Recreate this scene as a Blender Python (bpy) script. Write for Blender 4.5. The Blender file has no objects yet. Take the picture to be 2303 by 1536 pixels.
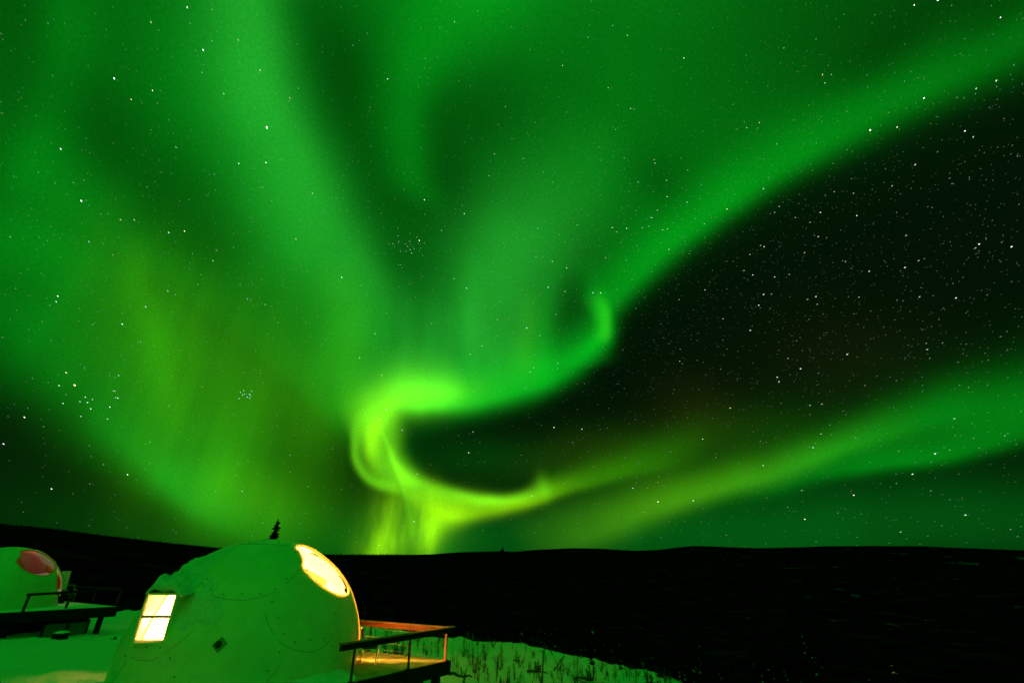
import bpy, bmesh, math, random
import numpy as np
from mathutils import Vector, Matrix

# ------------------------------------------------------------------ camera
S = bpy.context.scene
FPX, PITCH, CAMZ = 1000.0, math.radians(26.3), 5.0
cam = bpy.data.objects.new("camera", bpy.data.cameras.new("camera"))
S.collection.objects.link(cam)
cam.location = (0, 0, CAMZ)
cam.rotation_euler = (math.pi / 2 + PITCH, 0, 0)
cam.data.sensor_width = 36.0
cam.data.lens = FPX / 2303.0 * 36.0
cam.data.clip_start, cam.data.clip_end = 0.1, 60000
S.camera = cam
S.view_settings.view_transform = 'Standard'
S.view_settings.look = 'None'
S.view_settings.exposure = 0.0
S.view_settings.gamma = 1.0
S.cycles.max_bounces = 8
S.cycles.transparent_max_bounces = 16
S.cycles.sample_clamp_indirect = 12.0

def look(X, Y):
    "direction of a point of the scenery, seen from where the photographer stood"
    u, v = (X - 1151.5) / FPX, (768 - Y) / FPX
    return np.array([u, math.cos(PITCH) - v * math.sin(PITCH), math.sin(PITCH) + v * math.cos(PITCH)])
def unit(v): return v / np.linalg.norm(v)
def at_z(X, Y, z):
    d = look(X, Y); return d * (z - CAMZ) / d[2] + np.array([0, 0, CAMZ])
def at_y(X, Y, y):
    d = look(X, Y); return d * y / d[1] + np.array([0, 0, CAMZ])

# ------------------------------------------------------------------ aurora sky (node-based world)
world = bpy.data.worlds.new("World"); S.world = world; world.use_nodes = True
world.cycles.sampling_method = 'MANUAL'; world.cycles.sample_map_resolution = 512
NT = world.node_tree; NT.nodes.clear()
def nd(t, **k):
    n = NT.nodes.new(t)
    for a, b in k.items(): setattr(n, a, b)
    return n
def lk(a, b): NT.links.new(a, b)
def val(n, i, x):
    if hasattr(x, 'links'): lk(x, n.inputs[i])
    else: n.inputs[i].default_value = x
def M(op, a, b=None, c=None):
    n = nd('ShaderNodeMath', operation=op); val(n, 0, a)
    if b is not None: val(n, 1, b)
    if c is not None: val(n, 2, c)
    return n.outputs[0]
def VM(op, a, b=None, scale=None):
    n = nd('ShaderNodeVectorMath', operation=op); val(n, 0, a)
    if b is not None: val(n, 1, b)
    if scale is not None: val(n, 3, scale)
    return n.outputs[1] if op in ('DOT_PRODUCT', 'LENGTH') else n.outputs[0]
def sep(v):
    n = nd('ShaderNodeSeparateXYZ'); lk(v, n.inputs[0]); return n.outputs
def sepc(v):
    n = nd('ShaderNodeSeparateColor'); lk(v, n.inputs[0]); return n.outputs
def comb(x, y, z):
    n = nd('ShaderNodeCombineXYZ'); val(n, 0, x); val(n, 1, y); val(n, 2, z); return n.outputs[0]

tc = nd('ShaderNodeTexCoord').outputs['Generated']
dx, dy, dz = sep(tc)
inv = M('DIVIDE', 1.0, M('MAXIMUM', M('ADD', dz, 1.0), 0.05))
MAP = comb(M('MULTIPLY', dx, inv), M('MULTIPLY', dy, inv), 0.0)     # all-sky map: zenith in the middle, horizon at radius 1
# gentle folds so that no curtain is perfectly smooth
wn = nd('ShaderNodeTexNoise', noise_dimensions='2D'); lk(MAP, wn.inputs['Vector'])
wn.inputs['Scale'].default_value = 7.0; wn.inputs['Detail'].default_value = 2.0
MAPW = VM('ADD', MAP, VM('SCALE', VM('SUBTRACT', wn.outputs['Color'], (0.5, 0.5, 0.5)), scale=0.014))
def skymap(X, Y):
    d = unit(look(X, Y)); return d[:2] / (1 + d[2])
total = None
def add_col(v):
    global total
    total = v if total is None else VM('ADD', total, v)

def smooth_poly(P, n):
    P = np.array(P, float); m = len(P)
    t = np.concatenate([[0], np.cumsum(np.linalg.norm(np.diff(P[:, :2], axis=0), axis=1))])
    s = np.linspace(0, t[-1], n)
    # monotone cubic per column
    out = np.empty((n, P.shape[1]))
    h = np.diff(t)
    for c in range(P.shape[1]):
        y = P[:, c]; dl = np.diff(y) / h; mm = np.zeros(m)
        if c < 2:
            mm[1:-1] = (dl[:-1] * h[1:] + dl[1:] * h[:-1]) / (h[1:] + h[:-1])
        else:
            for i in range(1, m - 1):
                mm[i] = 0 if dl[i-1] * dl[i] <= 0 else 2 * dl[i-1] * dl[i] / (dl[i-1] + dl[i])
        mm[0], mm[-1] = dl[0], dl[-1]
        k = np.clip(np.searchsorted(t, s, 'right') - 1, 0, m - 2)
        x = (s - t[k]) / h[k]
        out[:, c] = ((2*x**3 - 3*x**2 + 1) * y[k] + (x**3 - 2*x**2 + x) * h[k] * mm[k]
                     + (-2*x**3 + 3*x**2) * y[k+1] + (x**3 - x**2) * h[k] * mm[k+1])
    return out

def curve_node(xs, cols):
    n = nd('ShaderNodeRGBCurve'); mp = n.mapping; mp.use_clip = False
    mp.extend = 'HORIZONTAL'
    for c in range(3):
        cv = mp.curves[c]; y = cols[c]
        cv.points[0].location = (0.0, float(y[0])); cv.points[1].location = (1.0, float(y[-1]))
        for i in range(1, len(xs) - 1): cv.points.new(float(xs[i]), float(y[i]))
    mp.update()
    return n

G, PA, YG, YL, YO, TE = (0.0, 1, .022), (.05, 1, .07), (.12, 1, .0), (.23, 1, .012), (.40, 1, .0), (0, 1, .05)
def ribbon(pts, ca, cb=None, rays=None, sharp=2.0, warp=True):
    """pts: (X, Y, intensity, width on the left of travel, width on the right of travel[, blend ca->cb])"""
    rows = [tuple(p) + ((0.0,) if len(p) == 5 else ()) for p in pts]
    n = int(min(110, max(34, sum(math.dist(p[:2], q[:2]) for p, q in zip(rows, rows[1:])) / 26)))
    Q = smooth_poly(rows, n)
    mp = np.array([skymap(q[0], q[1]) for q in Q])
    ax = unit(mp[-1] - mp[0]); vx = np.array([-ax[1], ax[0]])
    o = mp[0]; L = (mp[-1] - mp[0]) @ ax
    u = (mp - o) @ ax / L; v = (mp - o) @ vx
    assert np.all(np.diff(u) > 0), ("ribbon not a graph", pts[0], u)
    wL, wR = np.zeros(n), np.zeros(n)
    sgn = 0
    for i in range(n):
        a, b = max(0, i - 1), min(n - 1, i + 1)
        t = unit(Q[b, :2] - Q[a, :2]); nl = np.array([t[1], -t[0]])       # left of travel (picture y runs down)
        tm = unit(mp[b] - mp[a]); cs = max(0.25, abs(tm @ ax))
        e = skymap(Q[i, 0] + nl[0] * 3, Q[i, 1] + nl[1] * 3) - mp[i]
        k = np.linalg.norm(e) / 3 / cs
        sgn += np.sign(e @ vx)
        wL[i], wR[i] = Q[i, 3] * k, Q[i, 4] * k
    if sgn < 0: wL, wR = wR, wL
    src = MAPW if warp else MAP
    un = M('ADD', VM('DOT_PRODUCT', src, (ax[0] / L, ax[1] / L, 0.0)), float(-(o @ ax) / L))
    lv = M('ADD', VM('DOT_PRODUCT', src, (vx[0], vx[1], 0.0)), float(-(o @ vx)))
    cc = nd('ShaderNodeCombineColor'); [lk(un, cc.inputs[k]) for k in range(3)]; uu = cc.outputs[0]
    v0, v1 = v.min() - 1e-4, v.max() + 1e-4
    inten = np.clip(Q[:, 2], 0, None)
    c1 = curve_node(u, [(v - v0) / (v1 - v0), inten, np.clip(Q[:, 5], 0, 1)])
    W = max(wL.max(), wR.max())
    c2 = curve_node(u, [wL / W, wR / W, np.zeros(n)])
    lk(uu, c1.inputs['Color']); lk(uu, c2.inputs['Color'])
    vc, ii, yy = sepc(c1.outputs[0]); a, b, _ = sepc(c2.outputs[0])
    d = M('SUBTRACT', lv, M('MULTIPLY_ADD', vc, v1 - v0, v0))
    qa = M('DIVIDE', M('MAXIMUM', d, 0.0), M('MULTIPLY', a, W))
    qb = M('DIVIDE', M('MINIMUM', d, 0.0), M('MULTIPLY', b, W))
    qs = M('SUBTRACT', qa, qb)
    # rounded fade beyond the two ends
    ed = M('MULTIPLY', M('MAXIMUM', M('SUBTRACT', M('ABSOLUTE', M('SUBTRACT', un, 0.5)), 0.5), 0.0), L / (W * 0.7))
    g = M('EXPONENT', M('MULTIPLY', M('MULTIPLY_ADD', ed, ed, M('POWER', qs, sharp)), -1.0))
    g = M('MULTIPLY', g, M('MAXIMUM', ii, 0.0))
    if rays: g = M('MULTIPLY', g, rays)
    if cb is None: add_col(VM('SCALE', ca, scale=g))
    else:
        mx = VM('ADD', ca, VM('SCALE', tuple(np.array(cb) - np.array(ca)), scale=yy))
        add_col(VM('SCALE', mx, scale=g))

def blob_g(X, Y, rx, ry, rot=0):
    c = skymap(X, Y); ca, sa = math.cos(math.radians(rot)), math.sin(math.radians(rot))
    a = skymap(X + rx * ca, Y - rx * sa) - c; b = skymap(X - ry * sa, Y - ry * ca) - c
    ka, kb = a / (a @ a), b / (b @ b)
    p = M('ADD', VM('DOT_PRODUCT', MAPW, (ka[0], ka[1], 0.0)), float(-(c @ ka)))
    q = M('ADD', VM('DOT_PRODUCT', MAPW, (kb[0], kb[1], 0.0)), float(-(c @ kb)))
    return M('EXPONENT', M('MULTIPLY', M('MULTIPLY_ADD', p, p, M('MULTIPLY', q, q)), -1.0))
def blob(X, Y, rx, ry, inten, col, rot=0, rays=None):
    g = M('MULTIPLY', blob_g(X, Y, rx, ry, rot), inten)
    if rays: g = M('MULTIPLY', g, rays)
    add_col(VM('SCALE', col, scale=g))
dim = None
def dark(X, Y, rx, ry, amount, rot=0):
    global dim
    f = M('MULTIPLY_ADD', blob_g(X, Y, rx, ry, rot), -amount, 1.0)
    dim = f if dim is None else M('MULTIPLY', dim, f)

# rays: streaks running towards the zenith
az = M('ARCTAN2', dx, dy)
def rays_noise(freq, radial, lo, hi):
    n = nd('ShaderNodeTexNoise', noise_dimensions='2D')
    lk(comb(M('MULTIPLY', az, freq), M('MULTIPLY', dz, radial), 0), n.inputs['Vector'])
    n.inputs['Scale'].default_value = 1.0; n.inputs['Detail'].default_value = 2.0
    return M('MULTIPLY_ADD', n.outputs[0], hi - lo, lo)
R1 = rays_noise(11, 1.5, 0.65, 1.35)
R2 = rays_noise(38, 9.0, 0.05, 1.95)
R3 = rays_noise(18, 2.0, 0.5, 1.5)

# --- soft background glow
add_col((0.0006, 0.0045, 0.0008))
ribbon([(560,800,.0,600,500),(740,880,.04,800,350),(880,905,.05,900,60),(1050,925,.05,1000,24),(1220,865,.05,900,30),(1340,755,.05,800,24),(1410,640,.055,700,32),(1600,470,.055,550,42),(1900,290,.04,450,50),(2200,130,.03,400,60),(2500,-30,.03,400,60)], G, warp=False)
blob(450, 450, 560, 620, .035, G)
blob(1480, 180, 420, 260, .022, G)
blob(1200, 60, 300, 200, .015, G)
# --- sky above and behind, outside the photograph's view
add_col(VM('SCALE', (0.006, 1, .03), scale=M('MULTIPLY', M('MULTIPLY', M('MAXIMUM', M('MULTIPLY_ADD', dy, -1.0, 0.12), 0.0), M('MAXIMUM', dz, 0.0)), 0.58)))
add_col(VM('SCALE', (0.006, 1, .03), scale=M('MULTIPLY', M('POWER', M('MAXIMUM', dz, 0.0), 9.0), 0.22)))
# --- main band sweeping to the upper right
ribbon([(1330,715,.0,30,24),(1362,690,.10,44,24),(1395,655,.15,58,28),(1448,602,.17,66,30),(1558,510,.15,70,32),(1688,413,.125,80,34),(1878,302,.105,90,44),(2100,185,.085,85,54),(2303,90,.075,80,66),(2560,-60,.08,110,66)], G, PA)
# fold with bright streak
ribbon([(1306,570,.0,34,40),(1334,635,.055,28,34),(1358,700,.21,20,26),(1362,745,.22,20,26),(1342,795,.13,24,44),(1310,830,.0,30,60)], G)
ribbon([(1345,650,.0,12,40),(1362,695,.08,10,25),(1366,740,.11,9,22),(1360,780,.0,9,22)], YG)
ribbon([(880,915,.0,50,16),(950,910,.27,58,16),(1030,905,.31,62,21),(1130,887,.28,66,22),(1230,850,.26,70,25),(1300,807,.2,58,26),(1352,755,.12,40,24),(1385,720,.0,30,22)], G, None)
# bright shoulder of the hook
blob(955, 890, 105, 34, .26, YL, 6, R1)
blob(940, 835, 150, 75, .08, PA, 8)
blob(1070, 850, 130, 60, .06, PA, 12)
ribbon([(792,1000,.0,34,26),(812,950,.24,40,40),(848,912,.38,44,48),(905,890,.36,52,40),(985,882,.20,60,34),(1060,870,.0,60,30)], YL)
ribbon([(866,890,.0,34,40),(853,935,.30,36,36),(852,985,.36,48,34),(862,1030,.36,44,34),(888,1072,.34,42,40),(924,1110,.0,36,36)], YL, sharp=3.2)
ribbon([(850,925,.0,22,18),(838,965,.30,20,16),(834,1005,.28,20,14),(838,1040,.12,18,14),(850,1075,.0,18,14)], YO)
# outer left rim
ribbon([(806,915,.0,22,12),(797,975,.20,18,9),(804,1035,.34,13,9),(832,1080,.32,14,10),(890,1108,.16,18,10),(950,1130,.0,18,12)], YL)
ribbon([(880,1000,.0,12,16),(884,1040,.14,10,16),(905,1075,.16,12,18),(950,1100,.0,14,20)], YL)
# lower sweep of the hook
ribbon([(870,1020,.0,24,30),(905,1070,.34,22,34),(960,1098,.38,20,28),(1030,1114,.42,15,20),(1100,1126,.48,12,14),(1165,1120,.38,14,13),(1230,1098,.15,22,16,.3),(1300,1080,.045,28,16,.8),(1400,1056,.035,34,16,1),(1520,1016,.02,45,20,1),(1650,965,.0,50,26,1)], YL, YG)
ribbon([(905,1118,.0,20,20),(960,1140,.26,28,22),(1010,1158,.40,40,18),(1080,1152,.32,30,16),(1170,1133,.32,18,15),(1250,1108,.18,22,14,.4),(1350,1076,.08,40,14,.8),(1480,1046,.055,55,16,1),(1600,1005,.0,60,24,1)], YO, YG)
blob(1225, 1095, 16, 28, .14, YL, 10)
blob(1080, 1030, 170, 50, .020, G, 0)
blob(1330, 1020, 170, 60, .020, (.3,1,0), 12)
blob(1650, 985, 240, 60, .018, (.15,1,0), 18)
# drapery falling to the hills
blob(880, 1185, 45, 75, .26, YO, 0, R2)
blob(850, 1235, 38, 40, .22, YO, 0, R2)
blob(962, 1195, 26, 65, .40, YO, 0, R2)
blob(1000, 1165, 55, 30, .22, YO, 20, R1)
blob(925, 1190, 90, 70, .12, YL)
# pale curtain from the top, left of centre
ribbon([(555,-60,.15,80,110),(572,60,.18,75,110),(592,180,.19,75,110),(630,310,.17,85,115),(680,420,.17,80,120),(740,520,.16,75,120),(805,600,.15,60,120),(845,690,.09,70,120),(870,780,.0,80,120)], PA)
ribbon([(410,-60,.04,160,150),(440,150,.05,170,150),(500,330,.05,150,150),(600,480,.045,120,140),(700,620,.05,100,150),(760,780,.06,120,120),(770,900,.05,120,70),(790,990,.0,100,50)], G)
ribbon([(740,560,.0,60,60),(775,660,.05,50,60),(785,780,.06,50,50),(785,880,.06,45,30),(790,960,.0,45,20)], YG)
# far-left curtain
ribbon([(160,-90,.03,90,70),(135,80,.055,80,60),(115,230,.05,80,60),(80,380,.06,120,70),(40,500,.07,160,100),(-30,640,.0,200,120)], G)
ribbon([(-120,560,.06,330,150),(0,640,.10,330,130),(80,730,.115,330,120),(150,815,.11,330,100),(230,915,.105,320,85),(310,1015,.11,300,66),(385,1092,.13,240,46),(455,1145,.11,190,38),(540,1190,.06,150,34),(660,1240,.0,120,30)], G, None, R1)
ribbon([(190,880,.0,60,40),(290,990,.03,60,36),(385,1082,.07,60,30),(470,1145,.04,60,26),(560,1190,.0,50,26)], TE)
blob(470, 900, 180, 270, .09, (.16,1,0), 0, R3)
blob(520, 1105, 130, 75, .075, (.2,1,0), -32, R3)
blob(330, 700, 120, 170, .06, (.13,1,0), 0, R3)
blob(650, 1150, 160, 90, .06, (.16,1,0), 0, R1)
blob(660, 900, 150, 190, .06, (.14,1,0))
blob(735, 950, 75, 140, .045, (.12,1,0), 0, R1)
ribbon([(285,520,.0,40,40),(310,650,.035,35,40),(355,780,.04,35,40),(390,900,.03,35,45),(410,1020,.0,40,40)], YG)
# centre column
ribbon([(1345,230,.0,160,120),(1300,380,.05,160,110),(1230,480,.11,150,120),(1170,560,.17,140,125),(1130,650,.17,120,125),(1110,740,.16,110,110),(1105,820,.08,100,80),(1100,880,.0,90,50)][::-1], PA)
ribbon([(1262,560,.0,24,24),(1238,660,.03,20,22),(1225,750,.05,20,24),(1222,830,.04,22,26),(1220,880,.0,24,26)], G)
ribbon([(1075,520,.0,30,30),(1062,620,.03,26,26),(1058,720,.04,26,28),(1055,800,.03,28,28),(1050,860,.0,28,28)], PA)
ribbon([(1190,640,.0,26,26),(1188,720,.05,24,26),(1180,800,.06,28,30),(1170,880,.0,30,30)], YG)
blob(1350, 400, 210, 190, .055, G, 40)
blob(930, 770, 150, 100, .08, PA, 0, R3)
# upper middle curtain
ribbon([(1120,-90,.08,130,120),(1000,30,.085,110,120),(940,140,.09,80,100),(910,240,.075,50,90),(915,330,.07,50,75),(925,400,.06,55,55),(945,470,.0,60,50)], G)
# lower right band
ribbon([(1180,1260,.0,100,30,0),(1300,1215,.08,80,32,0),(1420,1160,.125,62,32,0),(1540,1118,.175,54,28,.15),(1640,1092,.18,48,24,.3),(1760,1058,.14,46,24,.5),(1880,1014,.13,44,22,.75),(2000,968,.115,50,26,.9),(2110,930,.12,55,36,1),(2230,900,.09,62,65,1),(2400,870,.08,80,80,1)], (.26,1,0), G)
ribbon([(1560,1140,.0,40,20),(1720,1098,.05,40,24),(1860,1062,.10,50,22),(1990,1044,.14,60,20),(2120,1020,.14,62,22),(2230,990,.12,70,24),(2330,960,.11,80,26),(2450,925,.1,90,30)], G)
ribbon([(1250,1190,.0,90,60),(1450,1120,.025,90,60),(1700,1050,.018,100,60),(1950,970,.007,110,70),(2200,900,.01,120,80),(2450,850,.01,130,90)], G)
blob(1570, 930, 110, 80, .006, (.9,1,0))
blob(1900, 800, 260, 120, .003, (.8,1,.1))
# glow low over the hills
ribbon([(900,1215,.03,90,120),(1200,1215,.055,80,120),(1500,1200,.06,80,120),(1800,1190,.06,90,120),(2100,1170,.05,100,120),(2450,1160,.04,100,120)], TE, None)
ribbon([(-100,1150,.012,120,120),(150,1180,.018,100,120),(400,1210,.03,60,120),(650,1220,.07,80,120),(900,1230,.05,80,120),(1100,1240,.0,80,120)], G)
# dark gaps
dark(790, 190, 75, 170, .36, 0); dark(1020, 400, 70, 150, .28, 0)
dark(1285, 690, 40, 95, .36, -14); dark(250, 330, 110, 220, .32, 10); dark(430, 440, 120, 130, .32); dark(480, 560, 100, 70, .25)
dark(1120, 240, 130, 90, .25, 20); dark(1480, 400, 60, 90, .25, 40); dark(770, 1050, 45, 70, .1); dark(1990, 120, 200, 60, .3, 28); dark(2250,30,120,40,.2,25)
total = VM('SCALE', total, scale=dim)
# mottled softness
mn = nd('ShaderNodeTexNoise', noise_dimensions='2D'); lk(MAP, mn.inputs['Vector'])
mn.inputs['Scale'].default_value = 5.0; mn.inputs['Detail'].default_value = 3.0
total = VM('SCALE', total, scale=M('MULTIPLY_ADD', mn.outputs[0], 0.5, 0.75))
gn = nd('ShaderNodeTexNoise', noise_dimensions='2D'); lk(MAP, gn.inputs['Vector'])
gn.inputs['Scale'].default_value = 330.0; gn.inputs['Detail'].default_value = 1.0
total = VM('SCALE', total, scale=M('MULTIPLY_ADD', gn.outputs[0], 0.3, 0.85))      # fine airglow mottling
SKY_GAIN = 1.3
bg = nd('ShaderNodeBackground'); lk(total, bg.inputs['Color']); bg.inputs['Strength'].default_value = SKY_GAIN
wo = nd('ShaderNodeOutputWorld'); lk(bg.outputs[0], wo.inputs['Surface'])

# ------------------------------------------------------------------ materials
def material(name, color, rough=0.8, bump=0.0, bscale=20.0, var=0.0, vscale=6.0, metallic=0.0, spec=0.3, stretch=(1, 1, 1)):
    m = bpy.data.materials.new(name); m.use_nodes = True
    t = m.node_tree; p = t.nodes['Principled BSDF']
    p.inputs['Roughness'].default_value = rough; p.inputs['Metallic'].default_value = metallic
    p.inputs['Specular IOR Level'].default_value = spec
    p.inputs['Base Color'].default_value = (*color, 1)
    if bump or var:
        co = t.nodes.new('ShaderNodeTexCoord'); mp = t.nodes.new('ShaderNodeMapping'); mp.inputs['Scale'].default_value = stretch
        t.links.new(co.outputs['Object'], mp.inputs['Vector'])
    if var:
        n = t.nodes.new('ShaderNodeTexNoise'); n.inputs['Scale'].default_value = vscale; n.inputs['Detail'].default_value = 5
        t.links.new(mp.outputs[0], n.inputs['Vector'])
        r = t.nodes.new('ShaderNodeValToRGB')
        r.color_ramp.elements[0].position, r.color_ramp.elements[1].position = 0.3, 0.7
        r.color_ramp.elements[0].color = (*[c * (1 - var) for c in color], 1)
        r.color_ramp.elements[1].color = (*[min(1, c * (1 + var)) for c in color], 1)
        t.links.new(n.outputs[0], r.inputs[0]); t.links.new(r.outputs[0], p.inputs['Base Color'])
    if bump:
        n = t.nodes.new('ShaderNodeTexNoise'); n.inputs['Scale'].default_value = bscale; n.inputs['Detail'].default_value = 6
        t.links.new(mp.outputs[0], n.inputs['Vector'])
        b = t.nodes.new('ShaderNodeBump'); b.inputs['Strength'].default_value = bump; b.inputs['Distance'].default_value = 0.05
        t.links.new(n.outputs[0], b.inputs['Height']); t.links.new(b.outputs[0], p.inputs['Normal'])
    return m
def glassy(name, tint=(.93, .95, .93), rough=0.03, ior=1.5):
    m = bpy.data.materials.new(name); m.use_nodes = True; t = m.node_tree; t.nodes.clear()
    o = t.nodes.new('ShaderNodeOutputMaterial'); mx = t.nodes.new('ShaderNodeMixShader')
    f = t.nodes.new('ShaderNodeFresnel'); f.inputs['IOR'].default_value = ior
    a = t.nodes.new('ShaderNodeBsdfTransparent'); a.inputs['Color'].default_value = (*tint, 1)
    g = t.nodes.new('ShaderNodeBsdfGlossy'); g.inputs['Roughness'].default_value = rough
    for x, y in ((f.outputs[0], mx.inputs[0]), (a.outputs[0], mx.inputs[1]), (g.outputs[0], mx.inputs[2]), (mx.outputs[0], o.inputs[0])):
        t.links.new(x, y)
    return m
def cloth(name, color, trans=0.5):
    m = bpy.data.materials.new(name); m.use_nodes = True; t = m.node_tree; t.nodes.clear()
    o = t.nodes.new('ShaderNodeOutputMaterial'); mx = t.nodes.new('ShaderNodeMixShader'); mx.inputs[0].default_value = trans
    d = t.nodes.new('ShaderNodeBsdfDiffuse'); d.inputs['Color'].default_value = (*color, 1)
    l = t.nodes.new('ShaderNodeBsdfTranslucent'); l.inputs['Color'].default_value = (*color, 1)
    t.links.new(d.outputs[0], mx.inputs[1]); t.links.new(l.outputs[0], mx.inputs[2]); t.links.new(mx.outputs[0], o.inputs[0])
    return m
MT = dict(
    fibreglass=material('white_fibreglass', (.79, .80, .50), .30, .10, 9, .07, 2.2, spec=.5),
    lining=material('white_lining', (.78, .76, .70), .8),
    snow=material('snow', (.82, .84, .86), .9, .8, 5, .05, 2.5),
    crust=material('crusted_snow', (.80, .82, .84), .9, 1.0, 16, .1, 6),
    black_steel=material('black_steel', (.016, .016, .016), .5),
    bolt=material('dark_bolt', (.02, .02, .02), .5),
    seam=material('dark_sealant', (.12, .125, .12), .7),
    flange=cloth('cream_flange', (.85, .74, .48), .6),
    frame=cloth('pale_window_frame', (.72, .66, .5), .35),
    cedar=material('cedar_rail', (.27, .065, .006), .6, .3, 14, .25, 3, stretch=(1, 1, 8)),
    cap=material('cedar_cap', (.34, .12, .03), .6, .3, 14, .25, 3),
    beam=material('dark_beam_and_shaded_rail', (.012, .010, .008), .8, .3, 18, .3, 4, spec=.1),  # dark timber; also stands in for shade on the near rail board
    cable=material('steel_cable', (.48, .43, .3), .45, metallic=.2),
    tube=material('pale_tube_frame', (.6, .55, .42), .4),
    red=material('red_plastic', (.55, .03, .02), .45),
    grey=material('grey_plate', (.27, .28, .25), .6, .2, 30, .2, 9),
    panel=material('grey_board', (.17, .18, .17), .8, .2, 12, .2, 3),
    bark=material('dark_bark', (.012, .01, .008), .9, .5, 20, .3, 8, spec=.05),
    deadwood=material('weathered_wood', (.05, .042, .034), .9, .5, 20, .3, 6),
    needles=material('spruce_needles', (.004, .006, .004), 1, 0, 1, .4, 3, spec=0),
    twig=material('bare_twigs', (.055, .04, .03), .9),
    curtain=cloth('cream_curtain', (.88, .84, .70), .45),
    pink=cloth('pink_curtain', (.82, .28, .46), .6),
    orange=cloth('orange_trim', (.80, .26, .06), .6),
    clear=glassy('clear_polycarbonate'), pane=glassy('window_glass', (.96, .96, .95), .02),
)
# deck boards: gaps between planks, dusted with frost
def board_material():
    m = material('frosted_deck_boards', (.42, .33, .2), .75)
    t = m.node_tree; p = t.nodes['Principled BSDF']
    co = t.nodes.new('ShaderNodeTexCoord'); mp = t.nodes.new('ShaderNodeMapping')
    mp.inputs['Rotation'].default_value = (0, 0, math.radians(25.4))
    t.links.new(co.outputs['Object'], mp.inputs['Vector'])
    sx = t.nodes.new('ShaderNodeSeparateXYZ'); t.links.new(mp.outputs[0], sx.inputs[0])
    def mm(op, a, b=None):
        n = t.nodes.new('ShaderNodeMath'); n.operation = op
        for i, x in ((0, a), (1, b)):
            if x is None: continue
            if hasattr(x, 'links'): t.links.new(x, n.inputs[i])
            else: n.inputs[i].default_value = x
        return n.outputs[0]
    fr = mm('FRACT', mm('MULTIPLY', sx.outputs[1], 1 / .19))
    gap = mm('LESS_THAN', fr, .07)
    n = t.nodes.new('ShaderNodeTexNoise'); n.inputs['Scale'].default_value = 2.2; n.inputs['Detail'].default_value = 8; n.inputs['Roughness'].default_value = .7
    t.links.new(mp.outputs[0], n.inputs['Vector'])
    r = t.nodes.new('ShaderNodeValToRGB'); e = r.color_ramp.elements
    e[0].position, e[1].position = .35, .62
    e[0].color, e[1].color = (.30, .20, .045, 1), (.56, .44, .12, 1)
    t.links.new(n.outputs[0], r.inputs[0])
    mx = t.nodes.new('ShaderNodeMix'); mx.data_type = 'RGBA'
    t.links.new(gap, mx.inputs[0]); t.links.new(r.outputs[0], mx.inputs[6]); mx.inputs[7].default_value = (.05, .04, .03, 1)
    t.links.new(mx.outputs[2], p.inputs['Base Color'])
    b = t.nodes.new('ShaderNodeBump'); b.inputs['Strength'].default_value = .6; b.inputs['Distance'].default_value = .03
    t.links.new(n.outputs[0], b.inputs['Height']); t.links.new(b.outputs[0], p.inputs['Normal'])
    return m
MT['boards'] = board_material()
def terrain_material():
    m = material('snow_and_scrub_ground', (.8, .8, .8), 1, spec=0)
    t = m.node_tree; p = t.nodes['Principled BSDF']
    a = t.nodes.new('ShaderNodeAttribute'); a.attribute_name = 'scrub'
    n = t.nodes.new('ShaderNodeTexNoise'); n.inputs['Scale'].default_value = .55; n.inputs['Detail'].default_value = 6
    g = t.nodes.new('ShaderNodeNewGeometry'); t.links.new(g.outputs['Position'], n.inputs['Vector'])
    ad = t.nodes.new('ShaderNodeMath'); ad.operation = 'MULTIPLY_ADD'; ad.inputs[1].default_value = .9; ad.inputs[2].default_value = -.45
    t.links.new(n.outputs[0], ad.inputs[0])
    sm = t.nodes.new('ShaderNodeMath'); sm.operation = 'ADD'; t.links.new(a.outputs['Fac'], sm.inputs[0]); t.links.new(ad.outputs[0], sm.inputs[1])
    r = t.nodes.new('ShaderNodeValToRGB'); e = r.color_ramp.elements
    e[0].position, e[1].position = .42, .6
    e[0].color, e[1].color = (.80, .82, .84, 1), (.0016, .0017, .0016, 1)
    t.links.new(sm.outputs[0], r.inputs[0])
    n3 = t.nodes.new('ShaderNodeTexNoise'); n3.inputs['Scale'].default_value = .035; n3.inputs['Detail'].default_value = 9; n3.inputs['Roughness'].default_value = .7
    t.links.new(g.outputs['Position'], n3.inputs['Vector'])
    r3 = t.nodes.new('ShaderNodeValToRGB'); q = r3.color_ramp.elements
    q[0].position, q[1].position = .48, .80; q[0].color, q[1].color = (0, 0, 0, 1), (.018, .019, .018, 1)
    t.links.new(n3.outputs[0], r3.inputs[0])
    am = t.nodes.new('ShaderNodeMix'); am.data_type = 'RGBA'; am.blend_type = 'ADD'; am.inputs[0].default_value = 1.0
    t.links.new(r.outputs[0], am.inputs[6]); t.links.new(r3.outputs[0], am.inputs[7]); t.links.new(am.outputs[2], p.inputs['Base Color'])
    n2 = t.nodes.new('ShaderNodeTexNoise'); n2.inputs['Scale'].default_value = 1.1; n2.inputs['Detail'].default_value = 7; n2.inputs['Roughness'].default_value = .62
    t.links.new(g.outputs['Position'], n2.inputs['Vector'])
    b = t.nodes.new('ShaderNodeBump'); b.inputs['Strength'].default_value = .9; b.inputs['Distance'].default_value = .35
    t.links.new(n2.outputs[0], b.inputs['Height']); t.links.new(b.outputs[0], p.inputs['Normal'])
    return m
MT['ground'] = terrain_material()

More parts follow.
